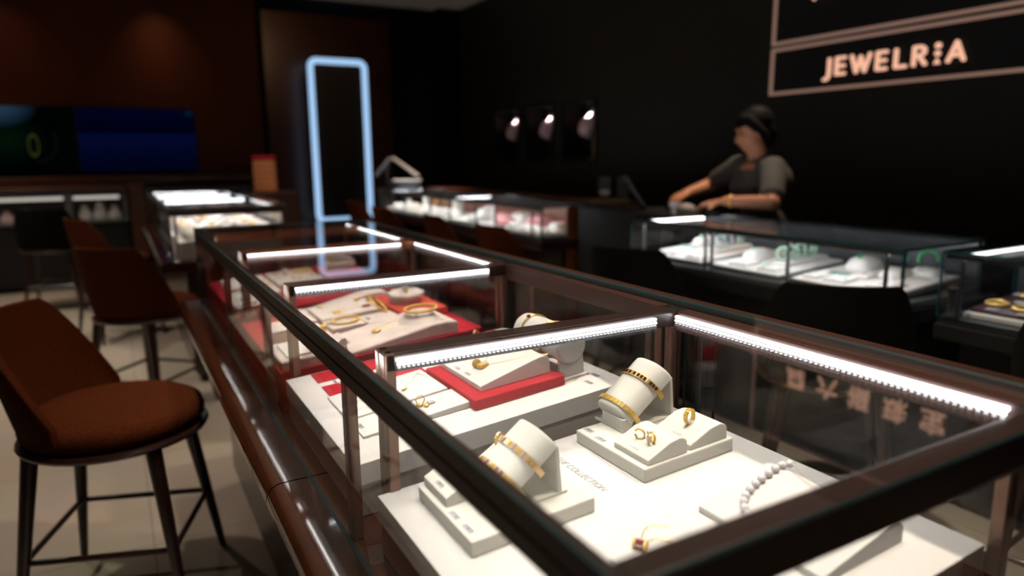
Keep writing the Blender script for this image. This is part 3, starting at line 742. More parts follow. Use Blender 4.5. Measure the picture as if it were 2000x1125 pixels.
# ================================================================ third tray (crimson cloth)
def twotone(name, label, cat, u0, u1, v0, v1, h0, h1, s, group=None, lid=.008):
    t = tthing(name, label, cat, (u0 + u1) / 2, (v0 + v1) / 2, h0, s, 0, group)
    a, b = (u1 - u0) / 2, (v1 - v0) / 2
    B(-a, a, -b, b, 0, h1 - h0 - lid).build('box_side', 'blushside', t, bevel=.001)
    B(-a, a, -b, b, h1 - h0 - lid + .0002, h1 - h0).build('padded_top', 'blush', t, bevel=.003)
    return t
def flat_item(name, label, cat, u, v, h, s, sph, m='gold', yaw=0, ring=None):
    t = tthing(name, label, cat, u, v, h, s, yaw)
    mb = MB()
    for c, r in sph: mb.sphere(c, r, 12, 8)
    if ring: mb.ring(ring[0], ring[1], (0, 0, ring[1]), 'z', 36, 8)
    mb.build('setting', m, t, smooth=60); return t
S = S3
b = bust('necklace_bust', 'large white necklace bust nearest the camera in the crimson tray', .425, .690, 1.476, 1.645, 0, S, 'blush', neck_h=.014, hi=.032)
t = tthing('gold_necklace', 'gold rope necklace with flower pendant on the large white bust', 'necklace', .5122, 1.5623, bh(.5122, .425, .690, .032) + .001, S, .3)
mb = MB(); mb.sphere((0, 0, .004), (.010, .008, .004), 14, 9)
for k in range(6): mb.sphere((.009 * math.cos(k * PI / 3), .007 * math.sin(k * PI / 3), .003), (.005, .004, .003), 10, 7)
mb.build('flower_pendant', 'gold', t, smooth=60)
inv = t.matrix_basis.inverted(); L3 = lambda u, v, h: loc(u, v, h, inv, S)
mb = MB(); chain(mb, [L3(p[0], p[1], bh(p[0], .425, .690, .032) + .0014) for p in [(.525, 1.568), (.5418, 1.573), (.5737, 1.5526), (.6084, 1.5393), (.6402, 1.5192), (.6584, 1.490)]], .0009)
chain(mb, [L3(p[0], p[1], bh(p[0], .425, .690, .032) + .0014) for p in [(.525, 1.575), (.5449, 1.5925), (.5658, 1.6026), (.580, 1.6090)]], .0009)
mb.build('chain', 'gold', t, smooth=60)
bangle('thick gold rope bangle lying round the neck of the large white bust', .6265, 1.5605, .0495, S, R=.039, r=.0042, m='gold', beads=44)
twotone('pad_box', 'blush box with the beaded gold bangle on top', 'display box', .432, .518, 1.653, 1.745, 0, .022, S, 'blush boxes in the crimson tray')
bangle('beaded gold bangle lying flat on a blush box', .478, 1.70, .0222, S, R=.033, r=.004, beads=34)
twotone('pad_box', 'small blush box with a price tag, next to the beaded bangle box', 'display box', .5225, .612, 1.655, 1.742, 0, .018, S, 'blush boxes in the crimson tray')
twotone('pad_box', 'wide blush box with several gold charms, furthest back of its group', 'display box', .432, .595, 1.750, 1.905, 0, .027, S, 'blush boxes in the crimson tray')
flat_item('gold_charm', 'round gold brooch near the front edge of the wide blush box', 'charm', .482, 1.79, .0272, S, [((0, 0, .003), (.014, .011, .004)), ((.008, .004, .004), (.006, .006, .004))])
flat_item('gold_charm', 'pale gold pin on the far left of the wide blush box', 'charm', .462, 1.885, .0272, S, [((0, 0, .002), (.011, .006, .003))])
flat_item('gold_charm', 'small gold ingot bar beside the leaning bangle', 'charm', .563, 1.79, .0272, S, [((-.006, 0, .004), (.007, .0045, .004)), ((.006, 0, .004), (.007, .0045, .004)), ((0, 0, .004), (.008, .0045, .004))], 'copper')
flat_item('gold_charm', 'tiny gold knot at the back of the wide blush box', 'charm', .562, 1.88, .0272, S, [((0, 0, .005), (.006, .006, .005)), ((.008, .004, .004), (.005, .004, .004))])
t = tthing('bangle', 'patterned gold bangle leaning upright between two blush boxes', 'bangle', .582, 1.742, .0185, S)
A_ = Vector((0, -.93, -.36)).normalized(); B_ = Vector((-.42, -.80, .38)); B_ = (B_ - A_ * B_.dot(A_)).normalized(); N_ = A_.cross(B_); B_ = (B_ * .97 + N_ * .24).normalized(); N_ = A_.cross(B_)
mb = MB(); mb.tube([A_ * .029 * math.cos(2 * PI * k / 36) + B_ * .029 * math.sin(2 * PI * k / 36) + Vector((0, 0, .0205)) for k in range(36)], .0034, 8, True); mb.build('hoop', 'gold', t, smooth=60)
flat_item('gold_charm', 'gold toggle behind the leaning bangle', 'charm', .585, 1.842, .0272, S, [((0, 0, .006), (.005, .005, .006)), ((0, 0, .016), (.004, .004, .006))])
bust('necklace_bust', 'white necklace bust at the back of the crimson tray, under the far light bar', .438, .672, 1.918, 1.985, .0, S, 'blush', neck_h=0, hi=.034)
slab('riser', 'coral red block under the octagonal cushion, at the rear of the crimson tray', 'riser', .621, .742, 1.50 + .152, 1.93, 0, .020, S, 'coral')
t = tthing('octagonal_stand', 'white eight-sided cushion stand with small gold charms on the coral block', 'display stand', .681, 1.80, .020, S)
oc = [(.050 * math.cos(PI / 8 + k * PI / 4), .062 * math.sin(PI / 8 + k * PI / 4)) for k in range(8)]
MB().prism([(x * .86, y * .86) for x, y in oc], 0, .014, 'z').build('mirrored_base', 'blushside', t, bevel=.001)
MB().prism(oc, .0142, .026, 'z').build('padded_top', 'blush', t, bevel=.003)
mb = MB(); mb.box(-.008, .008, -.004, .004, .0262, .052); mb.build('upright', 'blush', t, bevel=.001)
flat_item('gold_charm', 'gold drop standing on the octagonal cushion', 'charm', .672, 1.775, .0465, S, [((0, 0, .006), (.004, .004, .006)), ((0, 0, .014), (.003, .003, .004))])
flat_item('gold_charm', 'gold stud at the rear of the octagonal cushion', 'charm', .703, 1.815, .0465, S, [((0, 0, .003), (.004, .004, .003))], 'silver')
twotone('pad_box', 'large blush box at the left front corner of the crimson tray', 'display box', .274, .385, 1.4745, 1.632, 0, .021, S, 'blush boxes in the crimson tray')
twotone('pad_box', 'blush drum box behind the large left box in the crimson tray', 'display box', .290, .372, 1.642, 1.735, 0, .048, S, 'blush boxes in the crimson tray')
slab('pad', 'white card pad on the large left box, with a brass bar beside it', 'pad', .288, .345, 1.492, 1.60, .021, .027, S, 'tray')
slab('gold_bar', 'thin brass bar lying beside the white card pad', 'gold bar', .352, .358, 1.492, 1.605, .021, .030, S, 'brass')
flat_item('gold_charm', 'gold oval on top of the blush drum box', 'charm', .330, 1.69, .0482, S, [((0, 0, .002), (.014, .009, .003))])
twotone('pad_box', 'long blush box behind the front rail in the crimson tray', 'display box', .391, .421, 1.485, 1.735, 0, .024, S, 'blush boxes in the crimson tray')
flat_item('gold_charm', 'gold flower standing at the middle of the long blush box', 'charm', .406, 1.63, .0242, S, [((0, 0, .006), (.005, .005, .006)), ((0, 0, .015), (.009, .004, .006)), ((.003, .004, .019), (.005, .004, .005))])
wedge('ring_stand', 'peach ring wedge at the near end of the long blush box', 'ring stand', .392, .420, 1.488, 1.545, .024, .006, .018, S, 'blush')
twotone('pad_box', 'tall white box further along behind the front rail in the crimson tray', 'display box', .391, .421, 1.742, 1.900, 0, .030, S, 'blush boxes in the crimson tray')
for lab, u, v, h in (('price tag on the left end of the large white bust', .440, 1.56, .0095), ('grey price tag on the small blush box', .536, 1.70, .018), ('grey price tag at the corner of the beaded bangle box', .4385, 1.715, .022), ('pair of figures on the white bust under the far light bar', .448, 1.955, .0095)):
    price_tag(lab, u, v, h, S, 0, .03, .012)
# ================================================================ furthest tray of the island
twotone('pad_box', 'blush box at the left of the furthest tray', 'display box', .274, .345, 2.09, 2.33, 0, .024, S, 'blush boxes in the furthest tray')
twotone('pad_box', 'white-topped box behind the left box of the furthest tray', 'display box', .290, .365, 2.345, 2.54, 0, .034, S, 'blush boxes in the furthest tray')
slab('pad', 'white pad on the left box of the furthest tray', 'pad', .286, .335, 2.11, 2.26, .024, .030, S, 'tray')
twotone('pad_box', 'long blush box along the front rail of the furthest tray', 'display box', .380, .425, 2.18, 2.54, 0, .032, S, 'blush boxes in the furthest tray')
flat_item('gold_charm', 'green stone charm on the left pad of the furthest tray', 'charm', .30, 2.15, .0302, S, [((0, 0, .004), (.008, .008, .005))], 'jade')
flat_item('gold_charm', 'gold knot on the long blush box of the furthest tray', 'charm', .402, 2.3, .0322, S, [((0, 0, .006), (.006, .006, .006))])
twotone('pad_box', 'large blush box with upright gold ornaments in the furthest tray', 'display box', .437, .585, 2.30, 2.55, 0, .030, S, 'blush boxes in the furthest tray')
bangle('gold bangle lying at the rear of the large ornament box', .548, 2.475, .0302, S, R=.032, r=.004, beads=30)
flat_item('gold_charm', 'upright gold figure with blush backing on the large ornament box', 'charm', .487, 2.44, .0302, S, [((0, 0, .013), (.010, .006, .013))], 'blush')
flat_item('gold_charm', 'gold drop pair at the front of the large ornament box', 'charm', .497, 2.36, .0302, S, [((0, 0, .006), (.005, .005, .006)), ((.016, -.02, .004), (.006, .006, .004))])
flat_item('gold_charm', 'flat gold brooch at the right of the large ornament box', 'charm', .563, 2.37, .0302, S, [((0, 0, .003), (.009, .008, .004))])
flat_item('gold_charm', 'gold chain heap at the left of the large ornament box', 'charm', .462, 2.49, .0302, S, [((0, 0, .004), (.012, .008, .004))])
slab('riser', 'crimson riser under the angled white stand in the furthest tray', 'riser', .615, .745, 2.36, 2.56, 0, .022, S, 'coral')
t = tthing('necklace_stand', 'white octagonal stand with gold collar on the crimson riser', 'necklace stand', .685, 2.46, .022, S)
MB().prism([(x * 1.05, y * 1.05) for x, y in oc], 0, .026, 'z').build('base', 'blush', t, bevel=.003)
MB().prism([(-.035, .027), (.045, .027), (.04, .033), (-.03, .062)], -.03, .03).build('sloping_top', 'blush', t, bevel=.002)
t = tthing('bracelet', 'gold collar bracelet over the tip of the white octagonal stand', 'bracelet', .650, 2.462, .050, S)
mb = MB(); mb.X = Matrix.Rotation(.3, 4, 'Y'); mb.tube([(-.006, -.034, -.004), (-.006, -.034, .030), (-.004, 0, .034), (-.006, .034, .030), (-.006, .034, -.004)], .0035, 8); mb.build('hoop', 'gold', t, smooth=60)
for i, (u, v) in enumerate(((.705, 2.42), (.72, 2.46))):
    flat_item('gold_charm', ('gold stud nearer the camera on the octagonal stand', 'green stud further back on the octagonal stand')[i], 'charm', u, v, .0535 - i * .002, S, [((0, 0, .004), (.005, .005, .004))], ('gold', 'jade')[i])

# ================================================================ chairs
def make_chair(label, fab, loc_, yaw, group):
    t = thing('chair', label, 'chair', loc_, (0, 0, yaw), group)
    MB().lathe([(.10, .513), (.215, .515), (.228, .525), (.232, .54), (.226, .562), (.20, .576), (.12, .583), (.002, .585)], 40, c=(.01, 0, 0)).build('seat', fab, t, smooth=60)
    MB().lathe([(.10, .487), (.215, .487), (.236, .494), (.240, .502), (.236, .510), (.215, .5128), (.10, .5128)], 44, c=(.01, 0, 0)).build('seat_frame', 'chairleg', t, smooth=40)
    # wrap-round shell
    vs = []; NT, NZ = 30, 10; th = math.radians(76)
    def ztop(a):
        k = max(0, (abs(a) - math.radians(36)) / (th - math.radians(36))); return .855 - .27 * k ** 1.25
    for side in (0, 1):
        for i in range(NT + 1):
            a = -th + 2 * th * i / NT
            for j in range(NZ + 1):
                f = j / NZ; z = .508 + (ztop(a) - .508) * f
                r = .222 + .030 * ((z - .51) / .34) + .006 * math.sin(PI * f) - (0 if side == 0 else .026 * (1 - .25 * f))
                flare = 1 + .10 * (z - .51) / .34
                vs.append((-(r * math.cos(a)) * 1.0 + .01 - .03 * (z - .51) / .34, r * math.sin(a) * flare, z))
    fs = []; n1 = (NT + 1) * (NZ + 1)
    I = lambda s, i, j: s * n1 + i * (NZ + 1) + j
    for i in range(NT):
        for j in range(NZ):
            fs.append((I(0, i, j), I(0, i + 1, j), I(0, i + 1, j + 1), I(0, i, j + 1))); fs.append((I(1, i, j), I(1, i, j + 1), I(1, i + 1, j + 1), I(1, i + 1, j)))
        fs.append((I(0, i, NZ), I(0, i + 1, NZ), I(1, i + 1, NZ), I(1, i, NZ))); fs.append((I(0, i, 0), I(1, i, 0), I(1, i + 1, 0), I(0, i + 1, 0)))
    for j in range(NZ):
        fs.append((I(0, 0, j), I(0, 0, j + 1), I(1, 0, j + 1), I(1, 0, j))); fs.append((I(0, NT, j), I(1, NT, j), I(1, NT, j + 1), I(0, NT, j + 1)))
    MB().add(vs, fs).build('backrest', fab, t, bevel=.008, smooth=60, seg=3)
    tops = {}
    for sx in (-1, 1):
        for sy in (-1, 1):
            p0 = Vector((sx * .150, sy * .145, .489)); p1 = Vector((sx * .21, sy * .20, 0))
            MB().tube([p0, p0.lerp(p1, .5), p1], [.021, .0165, .0105], 14).build('leg', 'chairleg', t, smooth=50)
            tops[sx, sy] = p0.lerp(p1, .575)
    for a, c in (((-1, -1), (-1, 1)), ((1, -1), (1, 1)), ((-1, -1), (1, -1)), ((-1, 1), (1, 1))):
        MB().tube([tops[a], tops[c]], .0085, 10).build('stretcher', 'chairleg', t, smooth=50)
    return t
GR = 'rust upholstered chairs'; GB = 'black upholstered chairs'
ch = make_chair('rust fabric chair nearest the camera, beside the long island case', 'rust', (-.069, 2.175, 0), math.radians(-20), GR)
dup(ch, (.08, 3.78, 0), (0, 0, math.radians(48)), 'rust chair seen from behind, second along the customer side of the island case')
dup(ch, (-.045, 5.62, 0), (0, 0, math.radians(22)), 'rust chair by the further island case, beside the black chair')
for i, (x, y, a, l) in enumerate(((2.10, 3.58, 2, 'rust chair nearest the wood end panel of the pink-cushion counter'), (2.12, 4.44, -6, 'rust chair second along the pink-cushion counter, left of the nearest one'),
                         (2.04, 5.33, 4, 'rust chair third along the pink-cushion counter, just right of the tall light frame'), (2.10, 6.20, 0, 'rust chair at the far end of the pink-cushion counter, behind the light frame tube'))):
    dup(ch, (x, y, 0), (0, 0, math.radians(a)), l)
kb = make_chair('black chair in the middle of the jade counter front, its back toward the camera', 'blackfab', (2.08, 1.46, 0), math.radians(40), GB)
dup(kb, (2.10, 2.44, 0), (0, 0, math.radians(25)), 'black chair at the left end of the jade counter')
dup(kb, (2.13, .66, 0), (0, 0, math.radians(5)), 'black chair cut off by the right edge of the picture')
dup(kb, (-.50, 7.0, 0), (0, 0, math.radians(82)), 'black chair in front of the far wall cabinet')
# ================================================================ counters along the right wall
def counter(name, label, X0, X1, Y0, Y1, zb, zt, bodym, framem, mids, leds, group, inner='darkmetal', edge='teal', endwood=None, ledcol='ledmid'):
    t = thing(name, label, 'display counter', (X0 + .25, (Y0 + Y1) / 2, 0), group=group)
    Xf = Matrix.Translation((-(X0 + .25), -(Y0 + Y1) / 2, 0))
    def P(nm, m, *bx, bevel=0, par=None):
        for g in ([bx] if nm == 'body' else [[b] for b in bx]):
            mb = MB(); mb.X = Xf
            for b in g: mb.box(*b)
            o = mb.build(nm, m, par or t, bevel=bevel)
        return o
    def G(nm, *ds):
        mb = MB(); mb.X = Xf
        for d in ds: pane(mb, *d)
        return mb.build(nm, ['glass', edge], t)
    P('body', bodym, (X0 + .17, X1, Y0 + .03, Y1, .06, zb - .06), (X0 + .2, X1 - .04, Y0 + .06, Y1 - .04, 0, .06), bevel=.004)
    P('ledge', bodym, (X0 - .01, X1, Y0 - .01, Y1 + .0, zb - .058, zb - .002), bevel=.006)
    P('base_rail', framem, (X0 + .004, X1 - .004, Y0 + .004, Y1 - .004, zb - .001, zb + .018), bevel=.003)
    P('rear_panel', inner, (X1 - .018, X1 - .006, Y0 + .012, Y1 - .012, zb + .019, zt - .012))
    G('top_glass', (X0, X1, Y0, Y1, zt - .009, zt))
    G('front_glass', (X0, X0 + .006, Y0 + .006, Y1 - .006, zb + .019, zt - .0095))
    G('end_glass', *([(X0 + .001, X1 - .02, Y0, Y0 + .006, zb + .019, zt - .0095)] if not endwood else [(X0 + .001, endwood, Y0, Y0 + .006, zb + .019, zt - .0095)]))
    G('end_glass', (X0 + .001, X1 - .02, Y1 - .006, Y1, zb + .019, zt - .0095))
    if endwood: P('end_panel', 'endwood', (endwood + .002, X1, Y0 - .004, Y0 + .010, .06, zt - .0095), bevel=.002)
    P('top_rail', framem, (X0 + .0065, X0 + .020, Y0 + .007, Y1 - .007, zt - .026, zt - .0095), (X1 - .034, X1 - .019, Y0 + .013, Y1 - .007, zt - .026, zt - .0095), bevel=.002)
    P('corner_post', edge, (X0 + .0002, X0 + .010, Y0 - .003, Y0 - .0002, zb, zt - .0095))
    for y in mids: P('front_post', framem, (X0 + .0065, X0 + .018, y - .006, y + .006, zb + .019, zt - .027), bevel=.002)
    for y in leds:
        P('cross_bar', framem, (X0 + .021, X1 - .036, y, y + .014, zt - .026, zt - .0095), bevel=.002)
        mb = MB(); mb.X = Xf; mb.box(X0 + .03, X1 - .06, y - .0075, y - .0005, zt - .024, zt - .013); mb.build('light_bar', ledcol, t, bevel=.0015)
    mb = MB(); mb.X = Xf; mb.box(X0 + .0202, X0 + .0255, Y0 + .05, Y1 - .05, zt - .0245, zt - .014); mb.build('front_light_bar', ledcol, t, bevel=.001)
    return t
GC = 'glass counters along the dark right wall'
JC = counter('display_counter', 'dark-framed glass counter with jade bangles, in front of the assistant', 2.25, 2.76, 1.335, 2.745, .725, .935, 'black', 'greymetal', (1.40, 1.80, 2.20, 2.24, 2.66), (2.70,), GC)
PC = counter('display_counter', 'wood-backed glass counter with pink and cream cushions, behind the row of rust chairs', 2.27, 2.75, 3.63, 6.64, .725, .935, 'darkwood', 'darkmetal', (3.76, 4.25, 4.55, 5.00, 5.4, 6.0, 6.3), (5.09, 6.57), GC, inner='endwood', endwood=2.46)
RC = counter('display_counter', 'glass counter with wine-coloured bangle boards, cut off by the right edge', 2.32, 2.82, -.4, 1.253, .700, .935, 'black', 'darkmetal', (.55, 1.19,), (1.215,), GC, ledcol='ledlow')
mb = MB(); mb.lathe([(.016, 0), (.018, .004), (.014, .010), (.014, .078), (.018, .084), (.018, .094), (.002, .096)], 18); o = mb.build('corner_lock', 'darkmetal', RC, smooth=40); o.location = (2.352 - 2.57, 1.222 - .4265, .7195)
tag(B(2.755, 3.08, 3.62, 6.66, 0, .934).build('service_cabinet', 'endwood', None, bevel=.004), 'dark wooden service cabinet behind the pink-cushion counter', 'cabinet')
tag(B(2.765, 2.95, 1.34, 2.74, 0, .78).build('service_cabinet', 'black', None, bevel=.004), 'black service cabinet behind the jade counter', 'cabinet')

SJ = .07
def jz(u): return .757 + SJ * (u - 2.30)
RJ = Euler((0, -math.atan(SJ), 0))
def jthing(name, label, cat, u, v, h, yaw=0, group=None):
    return thing(name, label, cat, (u, v, jz(u) + h + .0004), (RJ.to_matrix() @ Euler((0, 0, yaw)).to_matrix()).to_euler(), group)
def jslab(name, label, cat, u0, u1, v0, v1, h0, h1, m, bevel=.003, group=None, m2=None):
    t = jthing(name, label, cat, (u0 + u1) / 2, (v0 + v1) / 2, h0, 0, group)
    a, b = (u1 - u0) / 2, (v1 - v0) / 2
    if m2:
        B(-a, a, -b, b, 0, (h1 - h0) * .55).build('frame', m2, t, bevel=.001); B(-a, a, -b, b, (h1 - h0) * .55 + .0003, h1 - h0).build('padded_top', m, t, bevel=bevel)
    else:
        B(-a, a, -b, b, 0, h1 - h0).build('pad', m, t, bevel=bevel)
    return t
GJT = 'grey-edged white boards in the jade counter'
for v0, v1, l in ((2.29, 2.655, 'white jade board with grey edge, furthest left in the jade counter'), (1.86, 2.235, 'white jade board with grey edge, middle of the jade counter'), (1.385, 1.80, 'white jade board with grey edge, nearest end of the jade counter')):
    jslab('jade_board', l, 'display board', 2.285, 2.70, v0, v1, -.012, .014, 'cushion', .004, GJT, 'greymetal')
def dome(label, u, v, h, rx, ry, rz, m='cushion', stone=None, group='white jade cushions', yaw=0):
    t = jthing('cushion', label, 'cushion', u, v, h, yaw, group)
    MB().lathe([(1.0, 0), (1.0, .12), (.94, .42), (.74, .78), (.40, .96), (.002, 1.0)], 28, pw=3.0).build('pad', m, t, smooth=60)
    t.children[0].data.transform(Matrix.Diagonal((rx, ry, rz, 1)))
    if stone:
        s_ = MB().sphere((0, 0, 0), (.016, .012, .006), 16, 10).build('stone', stone, t, smooth=60); s_.location = (-rx * .40, 0, rz * .97); s_.rotation_euler = (0, -.6, 0)
    return t
def flatpad(label, u, v, h, a, b, m='cushion', st=None, n=3, seed=0, group='white jade pads', jname='jade_stones'):
    t = jthing('pad', label, 'pad', u, v, h, 0, group)
    B(-a, a, -b, b, 0, .012).build('padded_top', m, t, bevel=.004)
    if st:
        rr = random.Random(seed)
        for k in range(n):
            x, y = rr.uniform(-.7, .7) * a, rr.uniform(-.7, .7) * b
            MB().sphere((x, y, .0135), (.009, .007, .005), 12, 8).build('stone', st if k % 2 == 0 else 'crystal', t, smooth=60)
    return t
HB = .0145
# two rows of standing bangles on slotted cushions
def bangle_row(label_cushion, u0, u1, v, mats, group, names):
    t = jthing('bangle_cushion', label_cushion, 'bangle stand', (u0 + u1) / 2, v, HB)
    L = (u1 - u0) / 2; B(-L - .03, L + .03, -.045, .03, 0, .014).build('pad', 'cushion', t, bevel=.005)
    n = len(mats)
    for k, m in enumerate(mats):
        u = u0 + (u1 - u0) * k / (n - 1)
        b = jthing('jade_bangle', names[k], 'bangle', u, v, HB + .0135, math.radians((-60, -42, -20, 8, 24)[k]), group)
        MB().ring(.0275, .0052, (0, 0, .0325), 'y', 40, 10).build('hoop', m, b, smooth=60)
bangle_row('long white cushion under the lavender bangles', 2.475, 2.665, 2.40, ['lavjade', 'palejade', 'lavjade', 'lavjade', 'palejade'], 'lavender bangles standing in a row',
           [f'lavender and pale jade bangle standing {p} of its row on the left board' for p in ('first', 'second', 'third', 'fourth', 'last')])
bangle_row('long white cushion under the pale green bangles', 2.455, 2.66, 1.975, ['palejade'] * 5, 'pale green bangles standing in a row',
           [f'pale green jade bangle standing {p} of its row on the middle board' for p in ('first', 'second', 'third', 'fourth', 'last')])
dome('white domed cushion with oval green stone, on the nearest jade board', 2.60, 1.70, HB, .075, .055, .05, stone='jade')
dome('white domed cushion at the rear of the middle jade board', 2.50, 2.15, HB, .075, .05, .045, stone='palejade')
dome('white domed cushion on the left jade board, green cloth beside it', 2.60, 2.575, HB, .07, .05, .045, stone='jade')
dome('white cushion carrying the front bright green bangle', 2.555, 1.545, HB, .06, .045, .028)
dome('white cushion carrying the rear bright green bangle', 2.645, 1.475, HB, .05, .055, .026)
for u, v, h, l, y in ((2.56, 1.545, .0275, 'bright green jade bangle leaning on the front cushion', -.75), (2.645, 1.475, .0255, 'bright green jade bangle on the rear cushion at the nearest end', -.7)):
    b = jthing('jade_bangle', l, 'bangle', u, v, HB + h, y, 'bright green bangles')
    MB().ring(.034, .0062, (0, 0, .030), 'y', 40, 10, a0=-.25, a1=PI + .25).build('hoop', 'jade', b, smooth=60)
for u, v, a, b_, st, l in ((2.36, 2.54, .05, .05, 'palejade', 'white pad with pale stones at the far left of the jade counter'), (2.345, 2.36, .045, .05, 'lavjade', 'white pad with lavender stones at the front of the left board'),
                           (2.36, 2.10, .05, .05, 'crystal', 'white pad with clear stones at the front of the middle board'), (2.345, 1.94, .04, .05, 'jade', 'white pad with green drops at the front of the middle board'),
                           (2.35, 1.735, .045, .035, 'crystal', 'white pad left at the front of the nearest board'), (2.35, 1.63, .045, .045, 'palejade', 'white pad in the middle of the nearest board front'),
                           (2.37, 1.46, .055, .05, 'lavjade', 'white pad at the nearest corner of the jade counter'), (2.455, 1.60, .03, .03, 'lavjade', 'small white pad with lavender flowers before the green bangles')):
    flatpad(l, u, v, HB, a, b_, 'cushion', st, 4, int(u * 1000))
for u0, u1, v0, v1, l in ((2.49, 2.53, 2.54, 2.65, 'sea-green cloth square behind the left board cushions'), (2.42, 2.47, 1.665, 1.745, 'sea-green cloth under the near white pads')):
    jslab('cloth', l, 'cloth', u0, u1, v0, v1, HB, HB + .004, mat('seagreen_cloth' + l[-4:], (.16, .30, .27), .8), .001)
# right-hand counter: wine boards with gold bangles
o = tag(B(2.375, 2.80, .74, 1.195, .719, .735).build('display_board', 'cushion', None, bevel=.002), 'pale board edge under the wine leather board in the right-hand counter', 'display board')
t = thing('display_board', 'wine leather board with gold bangles in the right-hand counter', 'display board', (2.59, .97, .7355))
mb = MB(); mb.prism([(-.19, 0), (.20, 0), (.20, .040), (-.19, .010)], -.222, .222); mb.build('board', 'wine', t, bevel=.002)
def wz(u): return .7355 + .010 + (u - 2.40) / .39 * .030
WY = -math.atan(.030 / .39)
for u, v, l, R in ((2.495, 1.155, 'gold twin-ring bangle further from the right edge on the wine board', .030), (2.482, 1.070, 'gold bangle nearest the right edge on the wine board', .030)):
    b = thing('bangle', l, 'bangle', (u, v, wz(u) + .0008), (0, WY, 0), 'gold bangles on the wine board')
    mb = MB(); mb.ring(R, .0055, (0, 0, .005), 'z', 36, 8)
    mb.build('hoop', 'gold', b, smooth=60)
for u, v, l in ((2.62, 1.135, 'small gold ring with card behind the bangles on the wine board'), (2.71, 1.13, 'gold stud furthest left at the rear of the wine board'), (2.71, 1.07, 'gold stud further right at the rear of the wine board')):
    b = thing('gold_charm', l, 'charm', (u, v, wz(u) + .0008), (0, WY, 0)); MB().sphere((0, 0, .009), (.014, .012, .009), 12, 8).build('setting', 'gold', b, smooth=60)
for u, v, l in ((2.425, 1.135, 'white price card before the further bangle on the wine board'), (2.42, 1.045, 'white price card before the nearer bangle on the wine board'), (2.56, 1.115, 'white price card between the bangles and the small gold ring'), (2.66, 1.165, 'white price card at the rear left of the wine board')):
    o = B(-.012, .012, -.018, .018, 0, .002).build('price_tag', 'tag'); o.location = (u, v, wz(u) + .001); o.rotation_euler = (0, WY, 0); tag(o, l, 'price tag')
# pink counter contents
SP = .06
def pthing(name, label, cat, u, v, h, yaw=0, group=None):
    return thing(name, label, cat, (u, v, .7445 + h), (0, 0, yaw), group)
for v0, v1, l in ((3.70, 4.62, 'cream plinth board at the near end of the pink-cushion counter'), (4.66, 5.06, 'cream plinth board in the middle of the pink-cushion counter'), (5.12, 6.52, 'cream plinth board at the far end of the pink-cushion counter')):
    tag(B(2.30, 2.70, v0, v1, .744, .764).build('display_board', 'cream', None, bevel=.003), l, 'display board')
rr = random.Random(3)
PP = [('cream', 2.37, 3.79, .055, .06, .028, 'cream cushion at the nearest corner of the pink-cushion counter'), ('cream', 2.50, 3.80, .05, .06, .05, 'tall cream cushion by the wood end panel'), ('pink', 2.60, 3.86, .08, .09, .055, 'pink cushion by the wood end panel'),
      ('cream', 2.38, 3.95, .06, .07, .032, 'cream wedge cushion second from the near corner'), ('pink', 2.55, 4.08, .09, .10, .075, 'high pink cushion behind the second cream wedge'), ('cream', 2.37, 4.12, .05, .05, .04, 'cream cushion left of the high pink cushion'),
      ('pink', 2.40, 4.32, .07, .09, .06, 'pink cushion in the middle of the near board'), ('cream', 2.58, 4.38, .08, .10, .075, 'cream cushion behind the middle pink cushion'), ('pink', 2.50, 4.52, .06, .06, .07, 'pink cushion at the far end of the near board'),
      ('cream', 2.38, 4.75, .05, .06, .045, 'cream cushion at the near end of the middle board'), ('cream', 2.52, 4.86, .06, .07, .075, 'cream cushion in the middle board centre'), ('palepink', 2.62, 4.98, .05, .05, .09, 'pale pink cushion on the middle board'),
      ('cream', 2.40, 5.22, .06, .08, .06, 'cream cushion at the near end of the far board'), ('cream', 2.42, 5.48, .07, .08, .05, 'cream cushion second along the far board'), ('cream', 2.45, 5.80, .07, .10, .05, 'cream cushion third along the far board'),
      ('cream', 2.42, 6.12, .06, .10, .06, 'cream cushion fourth along the far board'), ('cream', 2.40, 6.42, .06, .07, .04, 'cream cushion at the far end of the far board')]
for m, u, v, a, b_, hz, l in PP:
    t = pthing('cushion', l, 'cushion', u, v, .0205, 0, 'cushions in the pink-cushion counter')
    MB().lathe([(1.0, 0), (1.0, .3), (.94, .6), (.74, .88), (.40, .97), (.002, 1.0)], 20, pw=3.2).build('pad', m, t, smooth=60)
    t.children[0].data.transform(Matrix.Diagonal((a, b_, hz, 1)))
for u, v, hh, l in ((2.52, 4.72, .13, 'upright cream hand-shaped stand nearest the camera in the pink-cushion counter'), (2.50, 5.36, .135, 'tall cream ring finger stand beside two posts'), (2.58, 5.42, .11, 'shorter cream ring finger stand beside two posts'),
                    (2.50, 5.98, .14, 'wide cream neck stand at the far end of the pink-cushion counter'), (2.45, 6.30, .09, 'slim cream post stand at the far end of the pink-cushion counter')):
    t = pthing('jewellery_stand', l, 'display stand', u, v, .0205, 0, 'upright cream stands')
    wd = .045 if 'wide' in l else .026
    MB().lathe([(wd * 1.3, 0), (wd * 1.2, .008), (wd * .8, .02), (wd * .8, hh * .7), (wd * .7, hh * .95), (.002, hh)], 18).build('post', 'cream', t, smooth=60)
t = pthing('gold_necklace', 'gold necklace over a cream shoulder stand at the far end of the pink-cushion counter', 'necklace', 2.52, 5.72, .0705)
MB().ring(.05, .005, (0, 0, .02), 'y', 30, 8, a0=-.2, a1=PI + .2).build('loop', 'gold', t, smooth=60)
